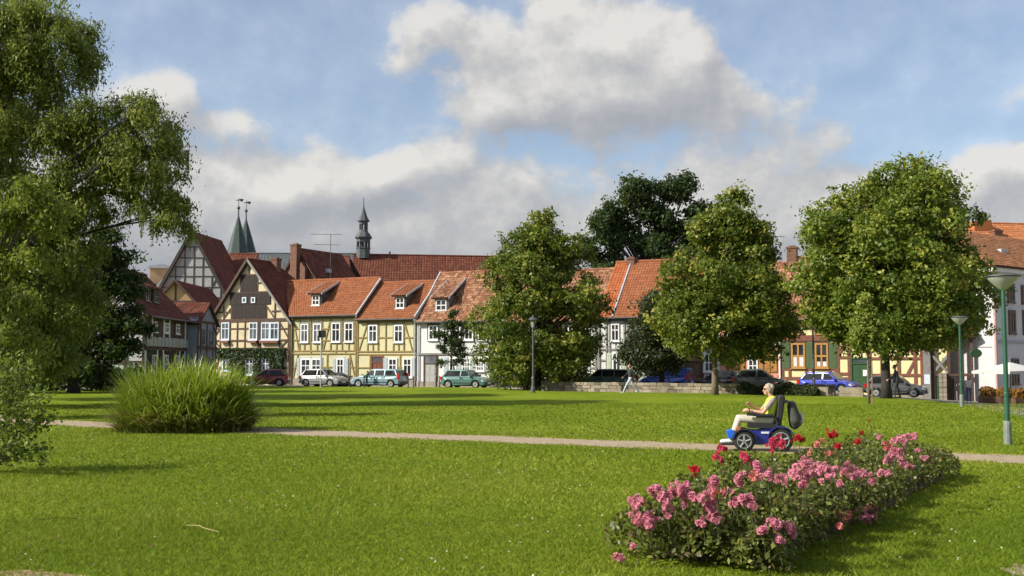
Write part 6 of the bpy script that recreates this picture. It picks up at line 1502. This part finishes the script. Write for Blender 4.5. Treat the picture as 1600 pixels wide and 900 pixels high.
def standing(H, top, legs, hairm, shoe, stride=.0, arms=(.1, -.1), sleeve=None, bend=.0, bag=False, fwd=(1, 0, 0)):
    """a standing or walking figure, front = +x, H tall"""
    k = H / 1.75; S = []; v = lambda x, y, z: (x * k, y * k, z * k); sl_ = sleeve or top
    hip = .93 - abs(stride) * .10
    for sd, st in ((1, stride), (-1, -stride)):
        hx = (0, .095 * sd, hip); kn = (st * .50 + .03, .10 * sd, .50 - .02 * abs(st)); an = (st * .98 - (.12 * abs(st) if st < 0 else 0), .10 * sd, .09 + (.10 * abs(st) if st < 0 else 0))
        S += [(v(*hx), .088 * k, v(*kn), .058 * k, legs), (v(*kn), .060 * k, v(*an), .040 * k, legs), (v(an[0] - .05, an[1], an[2] - .045), .040 * k, v(an[0] + .15, an[1], an[2] - .055), .032 * k, shoe)]
    b = bend; sh = 1.42; tx = b * .25
    S += [(v(0, -.07, hip + .02), .105 * k, v(0, .07, hip + .02), .105 * k, legs), (v(0, -.05, hip + .12), .115 * k, v(tx * .6, -.09, sh - .12), .120 * k, top), (v(0, .05, hip + .12), .115 * k, v(tx * .6, .09, sh - .12), .120 * k, top), (v(tx, -.15, sh - .02), .066 * k, v(tx, .15, sh - .02), .066 * k, top), (v(tx, 0, sh), .056 * k, v(tx + .02, 0, sh + .09), .050 * k, 'skin')]
    hc = Vector(v(tx + .035, 0, sh + .19)); S += head_segs(hc, fwd, k)
    for sd, a in ((1, arms[0]), (-1, arms[1])):
        s0 = (tx, .185 * sd, sh - .03); el = (tx + a * .28, .215 * sd, sh - .31 + .05 * abs(a)); wr = (el[0] + a * .30 + .06, .20 * sd, el[2] - .24 + .14 * max(0, a))
        d = Vector(wr) - Vector(el)
        S += [(v(*s0), .052 * k, v(*el), .040 * k, sl_), (v(*el), .039 * k, v(*wr), .027 * k, sl_ if sleeve is None else 'skin')] + hand_segs(v(*wr), d, (0, -sd, 0), .45, k)
    return S, hc, k

def people():
    # ---- walking man
    b = gnd(985, 614.2); S, hc, k = standing(1.76, 'cloth_black', 'cloth_paleblue', 'hair_brown', 'shoe_white', .46, (-.5, .55)); person('man in dark jacket and pale trousers striding across the lawn', S, b, math.pi + .12, .016, [('hair', hair_geo(hc, (1, 0, 0), k), 'hair_brown')])
    # ---- man in the maple's shade
    b = gnd(1402, 622.5); S, hc, k = standing(1.74, 'cloth_black', 'cloth_black', 'hair_dark', 'cloth_black', .12, (.5, .35), bend=.25); person('person in dark clothes standing in the shade by the maple trunk', S, b, math.pi * .9, .018, [('hair', hair_geo(hc, (1, 0, 0), k), 'hair_dark')])
    # ---- person by the cafe
    Y = 62; c = atY(1512.5, 569, Y); S, hc, k = standing(1.56, 'cloth_white', 'cloth_jeans', 'hair_dark', 'shoe_white', .06, (.35, .2), sleeve='skin'); person('person in pale top and blue jeans near the far lamp post', S, (c.x, Y, gz(c.x, Y)), -math.pi * .6, .018, [('hair', hair_geo(hc, (1, 0, 0), k, .06), 'hair_dark')])
    # ---- child at the light blue car
    p = street_point(573, 4.9); S, hc, k = standing(1.30, 'cloth_green', 'cloth_black', 'hair_dark', 'cloth_black', .08, (.5, .6), bend=.4); person('child in green top standing at the bonnet of the light blue estate', S, p, ANG + .2, .018, [('hair', hair_geo(hc, (1, 0, 0), k), 'hair_dark')])

def rider():
    b = gnd(1190, 704.5); rz = rad(172); O = Vector((b.x, b.y, 0))
    # ---------------- powered wheelchair, front = +x
    plain('chair_blue', (.025, .035, .26), .35, .15, 6, metal=.2, coat=.5); plain('chair_bright', (.02, .13, .62), .5, .1, 6); plain('seat_black', (.018, .018, .02), .7, .3, 8); plain('reflector', (.62, .12, .02), .3, .1, 8)
    e = empty('powered_wheelchair', O, rz); tag(e, 'blue powered wheelchair with silver five-spoke wheels on the path', 'wheelchair')
    for cx, r, w in ((.36, .205, .085), (-.36, .235, .095)):
        for sd in (-1, 1):
            wl = empty('wheel', (cx, sd * .27, r), 0, e)
            Geo().lathe([(r * .62, -w / 2 * .8), (r * .86, -w / 2), (r, -w / 4), (r, w / 4), (r * .86, w / 2), (r * .62, w / 2 * .8)], 24, (0, 0, 0), 'y').obj('tyre', 'tyre', wl, True)
            q = Geo()
            ring = [(r * .66 * math.cos(a), sd * w * .36, r * .66 * math.sin(a)) for a in [2 * math.pi * i / 20 for i in range(21)]]; q.tube(ring, r * .06, 6)
            q.lathe([(.0, sd * w * .46), (r * .16, sd * w * .46), (r * .18, sd * w * .3), (.0, sd * w * .2)], 12, (0, 0, 0), 'y')
            for i in range(5):
                a = 2 * math.pi * i / 5 + .3; q.tube([(r * .1 * math.cos(a), sd * w * .42, r * .1 * math.sin(a)), (r * .64 * math.cos(a), sd * w * .38, r * .64 * math.sin(a))], [r * .10, r * .085], 6)
            q.obj('rim', 'rim', wl); Geo().lathe([(.0, sd * w * .05), (r * .6, sd * w * .05), (r * .6, sd * w * .02), (.0, sd * w * .02)], 16, (0, 0, 0), 'y').obj('hub_backing', 'plastic_black', wl)
    Geo().prism([(.30, .16), (.20, .14), (-.24, .14), (-.34, .18), (-.58, .42), (-.52, .47), (-.08, .47), (.10, .42), (.40, .44), (.46, .40)], -.20, .20).obj('chassis', 'chair_blue', e)
    for sd in (-1, 1):   # mudguards
        for cx, r in ((.36, .205), (-.36, .235)):
            v = []; 
            for i in range(10):
                a = rad(15 + 150 * i / 9)
                for (rr, y) in ((r + .025, .215), (r + .03, .335), (r + .045, .335), (r + .045, .215)): v.append((cx + rr * math.cos(a), sd * y, r + rr * math.sin(a)))
            fs = [(i * 4 + k, i * 4 + (k + 1) % 4, (i + 1) * 4 + (k + 1) % 4, (i + 1) * 4 + k) for i in range(9) for k in range(4)] + [(0, 1, 2, 3), (39, 38, 37, 36)]
            Geo().add((v, fs)).obj('mudguard', 'chair_blue' if cx < 0 else 'seat_black', e)
        Geo().box(.44, .50, sd * .20, sd * .27, .42, .49).obj('reflector', 'reflector', e)
        Geo().box(-.20, .02, sd * .205, sd * .215, .36, .40).obj('maker_plate', 'plate', e)
        g = Geo().tube([(-.30, sd * .27, .50), (-.26, sd * .27, .70), (.12, sd * .27, .70)], .018, 7); g.obj('armrest_frame', 'iron_dark', e); Geo().box(-.22, .18, sd * .235, sd * .305, .71, .755).obj('armrest', 'seat_black', e)
    Geo().box(-.30, .26, -.23, .23, .47, .56).obj('seat', 'seat_black', e)
    bk = Geo().prism([(-.26, .52), (-.38, .52), (-.47, 1.10), (-.42, 1.14), (-.32, 1.11)], -.22, .22).obj('backrest', 'seat_black', e); bk.modifiers.new('round', 'BEVEL').width = .03
    Geo().tube([(-.44, -.2, .98), (-.56, -.2, 1.0)], .018, 7).tube([(-.44, .2, .98), (-.56, .2, 1.0)], .018, 7).obj('push_handles', 'plastic_black', e)
    Geo().prism([(.52, .27), (.66, .25), (.70, .40), (.56, .43)], -.20, .20).obj('leg_guard', 'chair_bright', e); Geo().box(.50, .82, -.19, .19, .12, .15).obj('footplate', 'iron_dark', e); Geo().tube([(.40, 0, .36), (.52, 0, .20), (.58, 0, .14)], .03, 7).obj('footrest_hanger', 'iron_dark', e)
    Geo().box(.14, .30, .23, .31, .72, .78).tube([(.24, .27, .78), (.26, .27, .87)], .012, 6).obj('joystick', 'plastic_black', e)
    # ---------------- rider
    S = []
    for sd in (-1, 1):
        hip = (-.14, .10 * sd, .62); kn = (.44, .115 * sd, .66 - .01 * (sd > 0)); an = (.60, .10 * sd, .235)
        S += [(hip, .095, kn, .066, 'cloth_cream'), (kn, .066, an, .045, 'cloth_cream'), ((.585, .10 * sd, .20), .042, (.79, .105 * sd, .185), .032, 'shoe_white')]
    S += [((-.16, -.08, .64), .12, (-.16, .08, .64), .12, 'cloth_cream'), ((-.15, -.06, .72), .125, (-.22, -.09, .98), .118, 'cloth_lime'), ((-.15, .06, .72), .125, (-.22, .09, .98), .118, 'cloth_lime'), ((-.23, -.15, 1.05), .062, (-.23, .15, 1.05), .062, 'cloth_lime'), ((-.10, -.03, .74), .11, (-.10, .03, .74), .11, 'cloth_lime'), ((-.215, 0, 1.08), .052, (-.175, 0, 1.16), .048, 'skin')]
    hc = Vector((-.155, 0, 1.235)); S += head_segs(hc, (1, .0, -.10), .98)
    for sd, el, wr in ((1, (-.02, .27, .78), (.24, .20, .82)), (-1, (-.02, -.26, .80), (.17, -.17, .92))):
        sh = (-.22, .19 * sd, 1.03); m1 = tuple(Vector(sh).lerp(Vector(el), .62)); d = Vector(wr) - Vector(el)
        S += [(sh, .056, m1, .052, 'cloth_pattern'), (m1, .043, el, .040, 'skin'), (el, .040, wr, .028, 'skin')] + hand_segs(wr, d, (.0, -sd * .6, -.5), .55, 1.0)
    gl = Geo(); f = Vector((1, 0, 0))
    for q in (-1, 1): gl.lathe([(.0, .094), (.026, .092), (.024, .083), (.0, .08)], 10, (hc.x, q * .034, hc.z + .012), 'x')
    gl.tube([(hc.x + .09, -.06, hc.z + .02), (hc.x, -.09, hc.z + .02)], .005, 5).tube([(hc.x + .09, .06, hc.z + .02), (hc.x, .09, hc.z + .02)], .005, 5)
    person('grey-haired person in lime vest and cream trousers riding the wheelchair', S, O, rz, .010, [('hair', hair_geo(hc, (1, 0, -.1), 1.0), 'hair_grey'), ('sunglasses', gl, 'lens_dark')])
    # ---------------- backpack hung on the handles
    bp_ = empty('backpack', O, rz); tag(bp_, 'grey and black backpack hanging behind the wheelchair backrest', 'backpack')
    g = Geo(); 
    for q in (((-.60, -.07, .92), .075, (-.66, -.09, .62), .115), ((-.60, .07, .92), .075, (-.66, .09, .62), .115), ((-.62, 0, .95), .07, (-.70, 0, .60), .12), ((-.66, -.05, .55), .11, (-.66, .05, .55), .11)): g.add(capsule(*q))
    t_ = g.obj('tmp_bag', 'cloth_darkgreen'); rm = t_.modifiers.new('r', 'REMESH'); rm.mode = 'VOXEL'; rm.voxel_size = .02; me = bpy.data.meshes.new_from_object(t_.evaluated_get(bpy.context.evaluated_depsgraph_get())); bpy.data.objects.remove(t_)
    me.polygons.foreach_set('use_smooth', np.ones(len(me.polygons), bool)); link(bpy.data.objects.new('bag_body', me), bp_)
    g = Geo().add(capsule((-.77, -.05, .62), .06, (-.75, .05, .60), .06)).add(capsule((-.72, -.14, .60), .055, (-.70, -.14, .52), .05)); g.obj('front_pocket', 'cloth_greybag', bp_, True)
    Geo().add(capsule((-.80, 0, .78), .02, (-.82, 0, .58), .02)).obj('pale_strap', 'cloth_white', bp_, True)
    for sd in (-1, 1): Geo().tube([(-.52, sd * .2, 1.02), (-.56, sd * .14, .96), (-.60, sd * .10, .86)], .014, 6).obj('strap', 'plastic_black', bp_)

# ================================================================== assemble
left_houses(); back_houses(); church()
cream_gable(); yellow_wide(); yellow_narrow(); white_house(); hidden_cream(); orange_roofs(); brown_lodge(); blue_white(); salmon_house(); green_shutters(); gateway(); restaurant()
tv_antenna(516.5, 397, 365, 106, ((486, 533, 365.8), (491, 529, 382)), 'forked television aerial above the roofs left of the turret')
tv_antenna(1205, 420, 345, 84, ((1196, 1228, 369),), 'television aerial on a mast right of the pointed lime crown')
all_trees(); hedges()
furniture(); all_cars(); people(); rider()
reeds(); left_bush(); roses(); grass()
